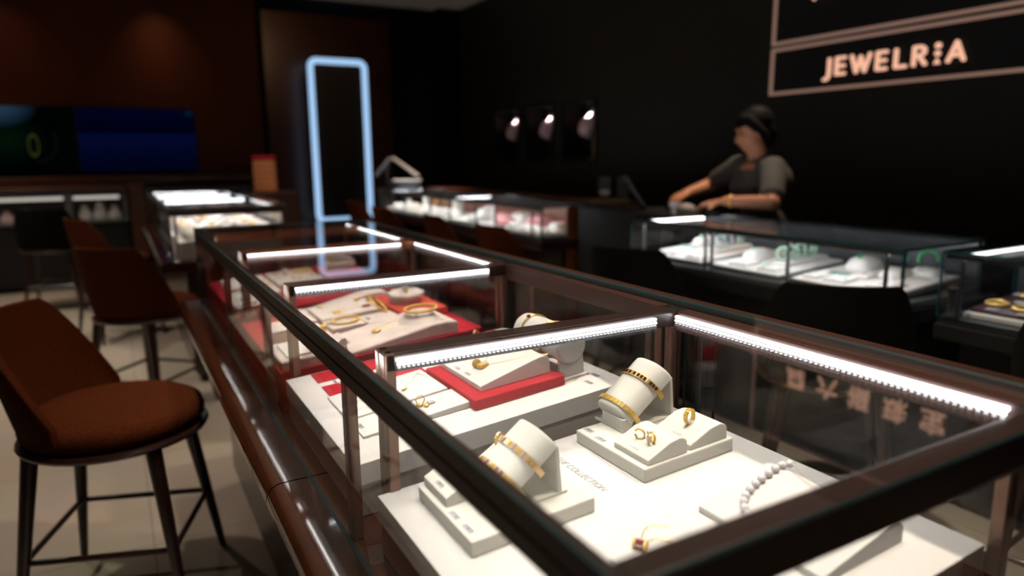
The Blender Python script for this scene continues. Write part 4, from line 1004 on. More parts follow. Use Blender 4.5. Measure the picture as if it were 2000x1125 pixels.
# things standing on the counters
t = thing('acrylic_a_frame', 'clear A-frame leaflet display with pale edges on the far end of the pink-cushion counter', 'display stand', (2.33, 6.27, .936), (0, 0, math.radians(-28)))
B(-.20, .20, -.10, .10, 0, .012).build('base', 'greymetal', t, bevel=.003)
B(-.10, .21, -.09, .09, .0125, .085).build('box', 'darkmetal', t, bevel=.003)
B(-.04, .22, -.095, .095, .0855, .098).build('box_lid', 'cushion', t, bevel=.003)
fr = mat('pale_frame', (.52, .47, .42), .35)
mb = MB(); mb.tube([(-.20, -.09, .14), (-.06, -.09, .295), (-.06, .09, .295), (-.20, .09, .14)], .008, 8, True); mb.build('left_frame', fr, t, smooth=50)
mb = MB(); mb.tube([(-.04, -.09, .30), (.19, -.09, .135), (.19, .09, .135), (-.04, .09, .30)], .008, 8, True); mb.build('right_frame', fr, t, smooth=50)
mb = MB(); mb.prism([(-.197, .135), (-.192, .131), (-.054, .288), (-.059, .292)], -.085, .085); mb.build('left_panel', mat('blue_reflection_card', (.25, .32, .4), .12, metal=.3), t)  # left panel's sky-blue reflection is put into its colour
mb = MB(); mb.prism([(-.038, .292), (-.034, .297), (.190, .137), (.186, .132)], -.085, .085); mb.build('right_panel', 'glass', t)
mb = MB(); mb.box(-.10, -.09, -.08, -.07, .0855, .24); mb.box(-.10, -.09, .07, .08, .0855, .24); mb.build('uprights', 'greymetal', t)
for (x, y, yaw, l) in ((2.865, 3.775, -30, 'black framed card, the left of two standing on the service cabinet'), (2.972, 3.715, -30, 'black framed card, the right of two standing on the service cabinet')):
    t = thing('picture_frame', l, 'picture frame', (x, y, .9555), (math.radians(-6), 0, math.radians(yaw)), 'framed cards on the service cabinet')
    mb = MB()
    for b_ in ((-.048, -.040, 0, .012, 0, .16), (.040, .048, 0, .012, 0, .16), (-.0398, .0398, 0, .012, 0, .008), (-.0398, .0398, 0, .012, .152, .16)): mb.box(*b_)
    mb.build('frame', 'black', t, bevel=.001)
    B(-.0395, .0395, .004, .009, .0085, .1515).build('card', mat('grey_card' + l[18:23], (.10, .10, .105), .5), t)
    if 'left' in l: MB().sphere((0, .003, .045), (.035, .002, .02), 12, 6).build('printed_shape', 'cushion', t, smooth=60)
tag(B(-.13, .13, -.06, .06, 0, .018).build('tray', mat('straw_tray', (.42, .36, .17), .6), None, bevel=.004), 'straw-yellow tray under the two framed cards', 'tray')
o = bpy.data.objects['tray']; o.location = (2.90, 3.755, .9355); o.rotation_euler = (0, 0, math.radians(-30))
t = thing('tablet', 'black tablet leaning back on the jade counter end, left of the assistant', 'tablet', (2.655, 3.12, .9355), (0, 0, math.radians(-32)))
mb = MB(); mb.X = Matrix.Rotation(math.radians(-32), 4, 'Y'); mb.box(-.006, .006, -.085, .085, .01, .225); mb.build('body', 'greymetal', t, bevel=.003)
mb = MB(); mb.X = Matrix.Rotation(math.radians(-32), 4, 'Y'); mb.box(-.0072, -.0062, -.078, .078, .018, .217); mb.build('screen', mat('dark_screen', (.03, .006, .008), .15), t)
mb = MB(); mb.box(-.03, .12, -.06, .06, 0, .008); mb.build('foot', 'darkmetal', t, bevel=.003)
tag(B(2.50, 2.80, 2.80, 3.56, 0, .9345).build('side_cabinet', 'black', None, bevel=.004), 'black cabinet between the jade and pink-cushion counters, under the tablet', 'cabinet')
t = thing('glass_cup', 'small clear faceted glass under the assistant’s far hand', 'glass', (2.60, 2.815, .9352))
t.location = (2.60, 2.822, .9352)
MB().lathe([(.018, 0), (.020, .004), (.012, .012), (.012, .022), (.020, .030), (.024, .06), (.021, .06), (.017, .032), (.002, .028)], 10).build('bowl', 'crystal', t, smooth=20)
t = thing('display_dome', 'grey upturned dish between the assistant’s hands', 'dish', (2.742, 2.888, .9352))
MB().lathe([(.068, 0), (.070, .006), (.064, .022), (.048, .038), (.025, .046), (.002, .048)], 28).build('shell', mat('grey_ceramic', (.22, .21, .20), .5), t, smooth=60)
tag(B(2.60, 2.95, 2.75, 2.795, 0, .9345).build('side_cabinet', 'black', None, bevel=.003), 'narrow black cabinet end behind the far end of the jade counter', 'cabinet')
# ================================================================ further island case
IS = thing('display_case', 'second brown island case beyond the long one, glowing white inside', 'display case', (.535, 5.15, 0))
Xi = Matrix.Translation((-.535, -5.15, 0))
def I_(nm, m, *bx, bevel=0):
    for g in ([bx] if nm == 'body' else [[b] for b in bx]):
        mb = MB(); mb.X = Xi
        for b in g: mb.box(*b)
        o = mb.build(nm, m, IS, bevel=bevel)
    return o
def IG(nm, *ds):
    mb = MB(); mb.X = Xi
    for d in ds: pane(mb, *d)
    return mb.build(nm, ['glass', 'glassedge'], IS)
I_('body', 'darkwood', (.30, .80, 4.15, 6.3, .06, .655), (.34, .76, 4.2, 6.25, 0, .06), bevel=.004)
mb = MB(); mb.X = Xi; mb.prism([(x, min(z, .715)) for x, z in arc((.196, .687), .028, PI / 2, PI * 1.5, 8)] + [(.90, .659), (.90, .715)], 3.98, 6.4); mb.build('ledge', 'lacquer', IS, smooth=35)
IG('top_glass', (.235, .845, 4.04, 6.35, .9825, .99)); IG('front_glass', (.2355, .2415, 4.046, 6.344, .7155, .946))
IG('end_glass', (.2425, .80, 4.047, 4.053, .7155, .946)); IG('rear_glass', (.808, .814, 4.06, 6.34, .7155, .946))
I_('front_rail', 'rail', (.2355, .248, 4.042, 6.35, .947, .982)); I_('end_rail', 'bar', (.249, .845, 4.042, 4.066, .947, .982), (.249, .845, 6.32, 6.345, .947, .982), bevel=.002)
I_('rear_rail', 'bar', (.80, .826, 4.067, 6.318, .947, .982), bevel=.002)
for i, y in enumerate((4.99, 5.62, 6.27)):
    I_('cross_bar', 'bar', (.26, .799, y, y + .034, .958, .982), bevel=.003)
    mb = MB(); mb.X = Xi; mb.box(.275, .755, y - .0075, y - .0005, .9635, .977); mb.build('light_bar', 'ledmid', IS, bevel=.0015)
for ya, yb in ((4.10, 4.95), (5.06, 5.58), (5.69, 6.22)):
    mb = MB(); mb.X = Xi; mb.box(.792, .7995, ya, yb, .9635, .977); mb.build('light_bar', 'led', IS, bevel=.0015)
for y in (4.07, 4.55, 5.0, 5.64): I_('post', 'post', (.256, .270, y - .008, y + .008, .7155, .9465 if y < 4.6 else .957), bevel=.002)
for y in (4.07, 4.25, 4.45, 4.7, 5.0, 5.3, 5.64): I_('rear_post', 'post', (.8145, .826, y - .008, y + .008, .7155, .9465), bevel=.002)
for v0, v1, l in ((4.09, 4.93, 'nearest'), (5.05, 5.58, 'middle'), (5.68, 6.24, 'furthest')):
    mb = MB(); t = tag(mb.prism([(.275, .7165), (.788, .7165), (.788, .855), (.275, .805)], v0, v1).build('display_tray', 'tray'), f'{l} white sloping tray in the further island case', 'display tray', 'white trays in the further island case')
S4 = .05 / .513
def iz(u): return .805 + (u - .275) * S4
rr = random.Random(11)
words = {0: 'first', 1: 'second', 2: 'third', 3: 'fourth'}
n = 0
for ti, (v0, v1) in enumerate(((4.12, 4.90), (5.08, 5.55), (5.71, 6.20))):
    for a in range(3):
        for b in range(3 if ti == 0 else 2):
            u = .36 + .17 * a; v = v0 + (v1 - v0) * ((b + .5) / (3 if ti == 0 else 2))
            t = thing('necklace_stand', f'{words[a]}-row white stand, {words[b]} from the near end, on the {("nearest", "middle", "furthest")[ti]} further-case tray', 'necklace stand',
                      (u, v, iz(u) + .0005), (0, -math.atan(S4), 0), 'white stands in the further island case')
            k = (a * 7 + b * 3 + ti) % 3
            if k == 0: MB().lathe([(1, 0), (1, .2), (.9, .6), (.6, .9), (.002, 1.0)], 20, pw=3).build('pad', 'tray', t, smooth=60); t.children[0].data.transform(Matrix.Diagonal((.07, .09, .055, 1)))
            elif k == 1: MB().prism([(-.065, 0), (.065, 0), (.065, .05), (.045, .056), (-.065, .012)], -.08, .08).build('pad', 'tray', t, bevel=.004)
            else: B(-.07, .07, -.09, .09, 0, .022).build('pad', 'blush', t, bevel=.004)
            mb = MB()
            for q in range(3): mb.sphere((rr.uniform(-.045, .0), rr.uniform(-.05, .05), .03 if k != 0 else .052), (.013, .011, .007), 10, 6)
            mb.build('gold_pieces', 'gold', t, smooth=60)
tag(B(.98, 1.36, 6.0, 6.5, 0, .964).build('side_cabinet', 'darkwood', None, bevel=.004), 'dark cabinet under the orange slatted box, beyond the further island case', 'cabinet')
t = thing('brochure_tower', 'small orange slatted box tower with a red top, lit beyond the further island case', 'stand', (1.14, 6.28, .9645), (0, 0, math.radians(-30)))
for k in range(5): B(-.082, .082, -.05, .05, .004 + k * .052, .050 + k * .052).build('slat', 'orange', t, bevel=.004)
B(-.06, .06, -.04, .04, 0, .27).build('core', 'redwood', t); B(-.084, .084, -.052, .052, .272, .30).build('lid', 'crimson', t, bevel=.004)

# ================================================================ far wall: cabinets, ledge, screens
WC = thing('wall_cabinet', 'glass-fronted wall cabinet under the screens, dim lit with pale pink busts', 'wall cabinet', (-1.1, 8.2, 0))
Xw = Matrix.Translation((1.1, -8.2, 0))
def W_(nm, m, *bx, bevel=0):
    for g in ([bx] if nm == 'body' else [[b] for b in bx]):
        mb = MB(); mb.X = Xw
        for b in g: mb.box(*b)
        o = mb.build(nm, m, WC, bevel=bevel)
    return o
W_('body', 'black', (-2.3, .10, 7.93, 8.47, .05, .64), (-2.25, .05, 7.97, 8.45, 0, .05), bevel=.004)
W_('back_panel', 'greymetal', (-2.3, .10, 8.40, 8.47, .64, .955)); W_('shelf', 'greymetal', (-2.3, .10, 7.905, 8.398, .642, .660))
W_('top', 'redwood', (-2.32, .12, 7.88, 8.47, .957, .985), bevel=.004)
mb = MB(); mb.X = Xw
for a, b in ((-2.28, -1.51), (-1.47, -.42), (-.36, .07)): pane(mb, a, b, 7.905, 7.911, .662, .955)
mb.build('front_glass', ['glass', 'glassedge'], WC)
W_('mullion', 'greymetal', (-1.508, -1.472, 7.903, 7.93, .661, .956), (-.418, -.362, 7.903, 7.93, .661, .956), (.072, .10, 7.903, 8.39, .661, .956))
for a, b in ((-1.46, -.43), (-.35, .04)):
    mb = MB(); mb.X = Xw; mb.box(a, b, 7.935, 7.96, .865, .895); mb.build('light_bar', 'leddim', WC, bevel=.003)
for i, (x, kz, l) in enumerate(((-.90, 1, 'pale pink bust at the far left of the wall cabinet'), (-.74, 1.1, 'pale pink bust second from the left edge in the wall cabinet'), (-.56, 1.0, 'pale pink bust left of the black chair top in the wall cabinet'),
                           (-.27, 1.25, 'white ornament showing just right of the black chair top'), (-.14, 1.5, 'white knob stand between the two chair tops in the wall cabinet'), (-.01, 1.15, 'white curved bust at the right end of the wall cabinet'))):
    t = thing('necklace_bust', l, 'necklace bust', (x, 8.06, .6606), (0, 0, 0), 'busts in the wall cabinet')
    MB().lathe([(.060, 0), (.063, .03), (.05, .07), (.03, .085), (.026, .11), (.002, .115)], 18, sy=.6).build('bust', 'palepink' if i < 3 else 'cushion', t, smooth=60); t.children[0].scale = (1, 1, kz)
tag(B(.125, .27, 7.88, 8.47, 0, .995).build('wood_pier', 'redwood', None, bevel=.005), 'brown wooden pier between the wall cabinet and the dark cabinet', 'pier')
WD = tag(B(.275, 1.4, 7.95, 8.47, 0, .96).build('dark_cabinet', 'darkmetal', None, bevel=.005), 'dark grey cabinet beside the wooden pier under the right screen', 'cabinet')
tag(B(-2.3, 1.5, 8.2, 8.49, .99, 1.075).build('wall_ledge', 'redwood', None, bevel=.006), 'long reddish wooden ledge under the two wall screens', 'ledge')
def screen_mat(kind):
    m = bpy.data.materials.new('screen_' + kind); m.use_nodes = True; nt = m.node_tree; nt.nodes.clear(); N = nt.nodes.new
    o = N('ShaderNodeOutputMaterial'); e = N('ShaderNodeEmission'); tc = N('ShaderNodeTexCoord'); sp = N('ShaderNodeSeparateXYZ')
    nt.links.new(tc.outputs['Generated'], sp.inputs[0])
    def ramp(inp, stops):
        r = N('ShaderNodeValToRGB'); r.color_ramp.interpolation = 'LINEAR'
        el = r.color_ramp.elements
        while len(el) < len(stops): el.new(.5)
        for q, (p, c) in zip(el, stops): q.position = p; q.color = (*c, 1)
        nt.links.new(inp, r.inputs[0]); return r.outputs[0]
    def blend(a, b, f, op='MIX'):
        x = N('ShaderNodeMixRGB'); x.blend_type = op
        for i, q in ((1, a), (2, b)):
            if isinstance(q, tuple): x.inputs[i].default_value = (*q, 1)
            else: nt.links.new(q, x.inputs[i])
        if isinstance(f, float): x.inputs[0].default_value = f
        else: nt.links.new(f, x.inputs[0])
        return x.outputs[0]
    def spot(cx, cz, rx, rz, soft=1.0):
        mp = N('ShaderNodeMapping'); mp.vector_type = 'POINT'; mp.inputs['Location'].default_value = (-cx / rx, 0, -cz / rz); mp.inputs['Scale'].default_value = (1 / rx, 0, 1 / rz)
        nt.links.new(tc.outputs['Generated'], mp.inputs[0]); g = N('ShaderNodeTexGradient'); g.gradient_type = 'SPHERICAL'; nt.links.new(mp.outputs[0], g.inputs[0]); return g.outputs['Fac']
    if kind == 'lake':
        c = ramp(sp.outputs['Z'], [(0, (.0005, .0012, .012)), (.35, (.0008, .003, .024)), (.60, (.001, .0045, .038)), (.615, (.0003, .0003, .006)), (.72, (.0005, .0007, .012)), (1, (.0006, .002, .018))])
        c = blend(c, (.0004, .0008, .006), spot(.40, .24, .02, .06)); c = blend(c, (.004, .03, .04), spot(.96, .94, .05, .05))
    else:
        c = blend((.0003, .0008, .0008), (.03, .075, .14), spot(.45, 1.02, .30, .35)); c = blend(c, (.0006, .008, .002), spot(.48, .5, .35, .42), 'ADD')
    nt.links.new(c, e.inputs[0]); e.inputs[1].default_value = .62; nt.links.new(e.outputs[0], o.inputs[0]); return m
for nm, x0, x1, l in (('forest', -1.40, -.285, 'left wall screen showing a dim green scene with a ring'), ('lake', -.272, .842, 'right wall screen showing a dark blue lake')):
    t = thing('wall_screen', l, 'screen', ((x0 + x1) / 2, 8.46, 1.44), (0, 0, 0), 'screens on the far wall')
    a = (x1 - x0) / 2
    B(-a, a, -.012, .036, -.33, .33).build('housing', 'black', t, bevel=.003); B(-a + .01, a - .01, -.015, -.0125, -.32, .32).build('display', screen_mat(nm), t)
    if nm == 'forest':
        mb = MB(); mb.ring(.10, .011, (a - .36, -.017, -.055), 'y', 36, 6, flat=(.1, 1)); mb.v = [(a - .36 + (x - (a - .36)) * .42, y, z * 1.0) for x, y, z in mb.v]
        mb.build('ring_picture', emission('screen_ring', (.05, .05, .012), .8), t)
        mb = MB(); mb.ring(.20, .004, (a - .36, -.017, -.02), 'y', 40, 6, flat=(.1, 1), a0=-1.5, a1=.5); mb.build('arc_picture', emission('screen_arc', (.012, .010, .010), .8), t)

# ================================================================ sign on the right wall
SG = thing('wall_sign', 'large backlit shop sign in two outlined panels on the dark wall', 'sign', (3.895, 2.6, 1.78))
def sy(v): return v - 2.6
def outline(nm, y0, y1, z0, z1, wd=.019):
    mb = MB()
    for b in ((y0, y1, z0, z0 + wd), (y0, y1, z1 - wd, z1), (y0, y0 + wd, z0 + wd, z1 - wd), (y1 - wd, y1, z0 + wd, z1 - wd)):
        mb.box(-.014, -.002, sy(b[0]), sy(b[1]), b[2] - 1.78, b[3] - 1.78)
    mb.build(nm, 'signline', SG)
B(-.0015, .0045, sy(1.19), sy(3.34), 1.62 - 1.78, 2.75 - 1.78).build('back_panel', 'black', SG)
outline('lower_outline', 1.20, 3.330, 1.628, 1.925); outline('upper_outline', 1.20, 3.330, 1.945, 2.74)
# lettering, drawn with round-ended strokes; local x runs to the right as read (towards -Y)
def letter(strokes, x, z0, w_, h_, th, mt='signletter', dots=()):
    mb = MB()
    def P(p): return (x + p[0] * w_, z0 + p[1] * h_)
    def put(poly):
        n = len(poly)
        mb.add([(-.020, sy(0) * 0 + q[0], q[1]) for q in poly] + [(-.006, q[0], q[1]) for q in poly], [tuple(range(n)), tuple(range(2 * n - 1, n - 1, -1))] + [(i, (i + 1) % n, (i + 1) % n + n, i + n) for i in range(n)])
    for st in strokes:
        for a, b in zip(st, st[1:]):
            (ax_, az), (bx_, bz) = P(a), P(b); d = Vector((bx_ - ax_, bz - az)); L = d.length; d.normalize(); n_ = Vector((-d.y, d.x)) * th / 2
            pts = []
            a0 = math.atan2(d.y, d.x)
            for k in range(7): an = a0 + PI / 2 + PI * k / 6; pts.append((ax_ + th / 2 * math.cos(an), az + th / 2 * math.sin(an)))
            for k in range(7): an = a0 - PI / 2 + PI * k / 6; pts.append((bx_ + th / 2 * math.cos(an), bz + th / 2 * math.sin(an)))
            put(pts)
    for cx, cz, r, tri in dots:
        (px, pz) = P((cx, cz))
        put([(px - r, pz - r * .8), (px + r, pz - r * .8), (px, pz + r)] if tri else [(px + r * math.cos(2 * PI * k / 16), pz + r * math.sin(2 * PI * k / 16)) for k in range(16)])
    # turn local (depth, right, up) into sign space
    mb.v = [(v[0], sy(2.94 - v[1]), v[2] - 1.78) for v in mb.v]
    return mb.build('letter', mt, SG)
H_, T_ = .092, .020; zb_ = 1.718
LET = [('J', [[(.8, 1), (.8, .0), (.6, -.22), (.25, -.28)]], .012, .055), ('E', [[(0, 0), (0, 1)], [(0, 1), (1, 1)], [(0, .5), (.9, .5)], [(0, 0), (1, 0)]], .107, .052), ('W', [[(0, 1), (.27, 0), (.5, .9), (.73, 0), (1, 1)]], .206, .115),
       ('E', [[(0, 0), (0, 1)], [(0, 1), (1, 1)], [(0, .5), (.9, .5)], [(0, 0), (1, 0)]], .368, .052), ('L', [[(0, 1), (0, 0), (1, 0)]], .478, .056), ('R', [[(0, 0), (0, 1), (.6, 1), (.88, .88), (.9, .66), (.6, .5), (.05, .48)], [(.45, .48), (1, 0)]], .581, .062)]
for ch_, st, x, w_ in LET: letter(st, x, zb_, w_, H_, T_)
letter([], .708, zb_, 1, H_, T_, dots=((0, .94, .0155, 0), (0, .5, .0145, 0), (0, .06, .0165, 1)))
letter([[(0, 0), (.5, 1), (1, 0)], [(.2, .3), (.8, .3)]], .765, zb_, .078, H_, T_)
for c_, yc in zip('周六福珠宝', (2.965, 2.727, 2.506, 2.272, 2.051)):
    o = text_mesh(c_, .150, 'letter', 'signletter', SG, 0, .0025, .006)
    o.matrix_parent_inverse = Matrix.Identity(4)
    o.matrix_basis = Matrix.Translation((-.012, sy(yc), 2.192 - 1.78)) @ Matrix(((0, 0, -1), (-1, 0, 0), (0, 1, 0))).to_4x4()

# ================================================================ wall niches with busts
for i, ((ya, yb), l) in enumerate(zip(NI, ('furthest of the three wall niches, framed in black', 'middle of the three wall niches, framed in black', 'nearest of the three wall niches, framed in black'))):
    c = (ya + yb) / 2; a = (ya - yb) / 2
    t = thing('wall_niche', l, 'wall niche', (3.9, c, 1.19), group='lit niches in the dark wall')
    mb = MB()
    for b in ((-.012, .02, -a - .015, -a + .02, -.015, .58), (-.012, .02, a - .02, a + .015, -.015, .58), (-.012, .02, -a + .02, a - .02, -.015, .02), (-.012, .02, -a + .02, a - .02, .545, .58)): mb.box(*b)
    mb.build('frame', 'black', t, bevel=.002)
    B(.021, .255, -a + .002, a - .002, .001, .015).build('shelf', 'greymetal', t)
    mb = MB(); pane(mb, .001, .005, -a + .021, a - .021, .021, .544); mb.build('glass_pane', ['glass', 'glassedge'], t)
    MB().lathe([(.022, .53), (.022, .55), (.03, .552)], 14, c=(.12, 0, 0)).build('spotlight', 'greymetal', t, smooth=40)
    s_ = bpy.data.lights.new('niche_spot', 'SPOT'); s_.energy = 260; s_.spot_size = math.radians(22); s_.spot_blend = .6; s_.color = (1, .88, .85); s_.shadow_soft_size = .02
    so = bpy.data.objects.new('niche_spot', s_); COL.objects.link(so); so.location = (3.95, c, 1.725); so.rotation_euler = (Vector((4.035, c - .05, 1.50)) - so.location).to_track_quat('-Z', 'Y').to_euler()
    b = thing('necklace_bust', ('pale pink necklace bust in the furthest wall niche', 'pale pink necklace bust in the middle wall niche', 'pale pink necklace bust in the nearest wall niche')[i], 'necklace bust', (4.03, c - .05, 1.2055), (0, 0, math.radians(12)), 'busts in the wall niches')
    vs = []; fs = []; NA = 16
    prof = [(.03, .10, .02, .02), (.06, .14, .06, .03), (.12, .02 + .14, .085, .035), (.22, .125, .105, .045), (.29, .09, .10, .045), (.325, .055, .065, .04), (.345, .035, .042, .038), (.40, .01, .036, .034), (.43, -.005, .040, .036)]
    for z, dx, wy, wx in [(q[0] * .66 + .185, q[1], q[2] * .9, q[3]) for q in prof]:
        for j in range(NA):
            an = 2 * PI * j / NA; vs.append((-dx * .9 + wx * math.cos(an) + .03, wy * math.sin(an), z))
    for k in range(len(prof) - 1):
        for j in range(NA): fs.append((k * NA + j, k * NA + (j + 1) % NA, (k + 1) * NA + (j + 1) % NA, (k + 1) * NA + j))
    fs.append(tuple(range(NA))); fs.append(tuple((len(prof) - 1) * NA + j for j in range(NA)))
    MB().add(vs, fs).build('bust', 'palepink', b, smooth=60)
    B(-.02, .06, -.05, .05, 0, .012).build('foot', 'brass', b, bevel=.002); B(.015, .03, -.012, .012, .0122, .30).build('stem', 'brass', b)

# ================================================================ tall light portal in the far passage
t = thing('light_portal', 'tall rounded rectangle of pale blue light tube standing in the dark passage', 'light frame', (3.86, 13.3, 0))
x0, x1, z0, z1, r = -.515, .50, .055, 2.99, .11
pts = []
for cx_, cz_, a0 in ((x1 - r, z1 - r, 0), (x0 + r, z1 - r, PI / 2), (x0 + r, z0 + r, PI), (x1 - r, z0 + r, 1.5 * PI)):
    for k in range(9): a = a0 + PI / 2 * k / 8; pts.append((cx_ + r * math.cos(a), 0, cz_ + r * math.sin(a)))
MB().tube(pts, .052, 12, True, up=(0, 1, 0)).build('light_tube', 'portal', t, smooth=60)
B(x0 + .09, x1 - .09, .0, .03, .12, z1 - .09).build('dark_panel', mat('portal_panel', (.022, .022, .016), .6), t)
B(x0 + .1, x1 - .1, -.05, .05, 0, .05).build('foot', 'black', t, bevel=.004)
# ================================================================ the assistant
def remesh(o, vox, sub=2):
    m = o.modifiers.new('skin', 'REMESH'); m.mode = 'VOXEL'; m.voxel_size = vox; m.use_smooth_shade = True
    s = o.modifiers.new('soften', 'SMOOTH'); s.factor = .5; s.iterations = sub
def limb(mb, pts, rs, n=14):
    P = [Vector(p) for p in pts]; Q = []; Rr = []
    for i in range(len(P) - 1):
        for k in range(6): f = k / 6; Q.append(P[i].lerp(P[i + 1], f)); Rr.append(rs[i] + (rs[i + 1] - rs[i]) * f)
    Q.append(P[-1]); Rr.append(rs[-1]); mb.tube(Q, Rr, n)
    for p, r in zip(P, rs): mb.sphere(p, r * .995, 14, 10)
PR = thing('person', 'person with short black hair in a charcoal short-sleeved top leaning over the jade counter', 'person', (3.13, 2.705, 0))
Xp = Matrix.Translation((-3.13, -2.705, 0))
FW = Vector((-.87, .49, 0)).normalized(); LF = Vector((-.49, -.87, 0)).normalized(); UP = Vector((0, 0, 1))
shN, shF = (3.07, 2.575, 1.165), (3.125, 2.87, 1.175)
elN, wrN = (2.925, 2.45, 1.000), (2.816, 2.656, 1.002)
elF, wrF = (3.085, 3.035, 1.07), (2.853, 3.003, 1.025)
body = MB(); body.X = Xp
HC = Vector((3.082, 2.735, 1.372)); tilt = Matrix.Rotation(math.radians(10), 3, LF.cross(UP).cross(FW) if False else LF)
hf = (Matrix.Rotation(math.radians(14), 3, -LF) @ FW).normalized(); hu = (Matrix.Rotation(math.radians(14), 3, -LF) @ UP).normalized()
if hf.z > 0: hf = (Matrix.Rotation(math.radians(14), 3, LF) @ FW).normalized(); hu = (Matrix.Rotation(math.radians(14), 3, LF) @ UP).normalized()
HM = Matrix((hf, -LF, hu)).transposed().to_4x4(); HM.translation = HC
def head_pieces(mb):
    sv = mb.X; mb.X = Xp @ HM
    mb.sphere((-.012, 0, .025), (.090, .072, .088), 24, 16)        # cranium
    mb.sphere((.028, 0, -.030), (.058, .057, .072), 20, 14)        # face
    mb.sphere((.045, 0, -.082), (.030, .034, .026), 16, 10)        # chin
    mb.sphere((.012, 0, -.066), (.052, .050, .030), 16, 10)        # jaw
    mb.tube([(.078, 0, .012), (.092, 0, -.014), (.104, 0, -.032), (.086, 0, -.044)], [.008, .009, .0115, .009], 10)  # nose
    for s in (-1, 1):
        mb.sphere((.070, s * .030, -.018), (.018, .019, .015), 12, 8)     # cheek
        mb.sphere((.074, s * .028, .024), (.012, .022, .008), 12, 8)      # brow
        mb.sphere((.094, s * .009, -.038), (.008, .007, .006), 10, 7)     # nostril
        mb.sphere((-.006, s * .073, -.012), (.018, .008, .030), 12, 8)    # ear
    mb.sphere((.080, 0, -.058), (.013, .021, .006), 12, 8); mb.sphere((.077, 0, -.068), (.013, .019, .0065), 12, 8)   # lips
    mb.X = sv
head_pieces(body)
limb(body, [(3.115, 2.715, 1.19), (3.098, 2.727, 1.30)], [.055, .050])
limb(body, [(3.15, 2.69, .80), (3.14, 2.70, .95), (3.115, 2.715, 1.10)], [.120, .105, .125])
for s in (1, -1):
    o_ = LF * s
    b_ = Vector((3.15, 2.69, 0)) + o_ * .085
    limb(body, [(b_.x, b_.y, .84), (b_.x, b_.y, .47), (b_.x + .01, b_.y - .01, .08)], [.085, .058, .038])
    f0 = Vector((b_.x + .02, b_.y - .01, .035)); limb(body, [f0, f0 + FW * .16], [.036, .030])
limb(body, [(3.105, 2.65, 1.155), shN, elN, wrN], [.06, .052, .042, .026]); limb(body, [(3.12, 2.79, 1.16), shF, elF, wrF], [.06, .052, .042, .026])
def hand(mb, wr, kn, tip, side, curl):
    wr, kn, tip = Vector(wr), Vector(kn), Vector(tip); d = (kn - wr).normalized(); acr = d.cross(UP).normalized() * side; pn = acr.cross(d).normalized()
    if pn.z < 0: pn = -pn
    for k in range(4):
        off = acr * (-.027 + .018 * k)
        mb.tube([wr + off * .6, wr.lerp(kn, .5) + off * .9, kn + off], [.016, .0145, .0115], 10)
        L = (.060, .068, .064, .050)[k]
        p1 = kn + off; p2 = p1 + d * L * .45 - pn * L * .10 * curl; p3 = p2 + d * L * .30 - pn * L * .32 * curl; p4 = p3 + d * L * .10 - pn * L * .30 * curl
        mb.tube([p1, p2, p3, p4], [.0098, .0090, .0082, .0066], 9); mb.sphere(p4, .0066, 8, 6); mb.sphere(p2, .0091, 8, 6)
    b0 = wr.lerp(kn, .25) + acr * -.026; b1 = b0 + d * .028 - acr * .020 - pn * .010; b2 = b1 + d * .030 - acr * .004 - pn * .016
    mb.tube([b0, b1, b2], [.0135, .0112, .0085], 9); mb.sphere(b2, .0085, 8, 6)
hand(body, wrN, (2.770, 2.738, .990), None or (2.743, 2.79, .967), 1, .9)
hand(body, wrF, (2.782, 2.985, 1.008), (2.715, 3.001, .967), -1, 1.0)
bo = body.build('body', 'skin', PR); remesh(bo, .0055, 2)
sh = MB(); sh.X = Xp
limb(sh, [(3.15, 2.69, .80), (3.14, 2.70, .95), (3.115, 2.715, 1.09)], [.130, .116, .130])
limb(sh, [(3.11, 2.66, 1.145), (3.125, 2.79, 1.15)], [.083, .083])
for s_, c in ((shN, 1), (shF, 1)): pass
e1 = Vector(shN).lerp(Vector(elN), .84); e2 = Vector(shF).lerp(Vector(elF), .80)
sh.tube([(3.10, 2.64, 1.155), shN, Vector(shN).lerp(Vector(elN), .45), e1], [.075, .068, .064, .062], 16); sh.sphere(shN, .068)
sh.tube([(3.12, 2.80, 1.16), shF, Vector(shF).lerp(Vector(elF), .45), e2], [.075, .066, .062, .060], 16); sh.sphere(shF, .066)
sh.sphere((3.055, 2.75, 1.075), (.075, .09, .075)); sh.sphere((3.20, 2.66, 1.10), (.07, .10, .10))
so_ = sh.build('knit_top', 'shirt', PR); remesh(so_, .007, 2); so_['label'] = 'charcoal short-sleeved knit top'
cl = MB(); cl.X = Xp; cp = Vector((3.112, 2.717, 1.222)); cn = Vector((-.35, .2, 1)).normalized()
u_ = cn.cross(Vector((1, 0, 0))).normalized(); w_ = cn.cross(u_)
cl.tube([cp + u_ * .064 * math.cos(2 * PI * k / 24) + w_ * .068 * math.sin(2 * PI * k / 24) for k in range(24)], .011, 8, True); cl.build('collar', 'shirt', PR, smooth=60)
tr_ = MB(); tr_.X = Xp
for s in (1, -1):
    b_ = Vector((3.15, 2.69, 0)) + LF * s * .085
    limb(tr_, [(b_.x, b_.y, .86), (b_.x, b_.y, .47), (b_.x + .01, b_.y - .01, .06)], [.098, .074, .058])
limb(tr_, [(3.15, 2.69, .80), (3.145, 2.695, .90)], [.132, .126]); to_ = tr_.build('trousers', 'trousers', PR); remesh(to_, .009, 2)
hr = MB(); hr.X = Xp @ HM
hr.sphere((-.026, 0, .038), (.097, .083, .092), 24, 16); hr.sphere((-.062, 0, -.02), (.058, .074, .085), 20, 14)
for s in (-1, 1): hr.tube([(.035, s * .052, .075), (.012, s * .076, .035), (-.022, s * .080, -.02), (-.038, s * .070, -.075)], [.026, .022, .026, .022], 12)
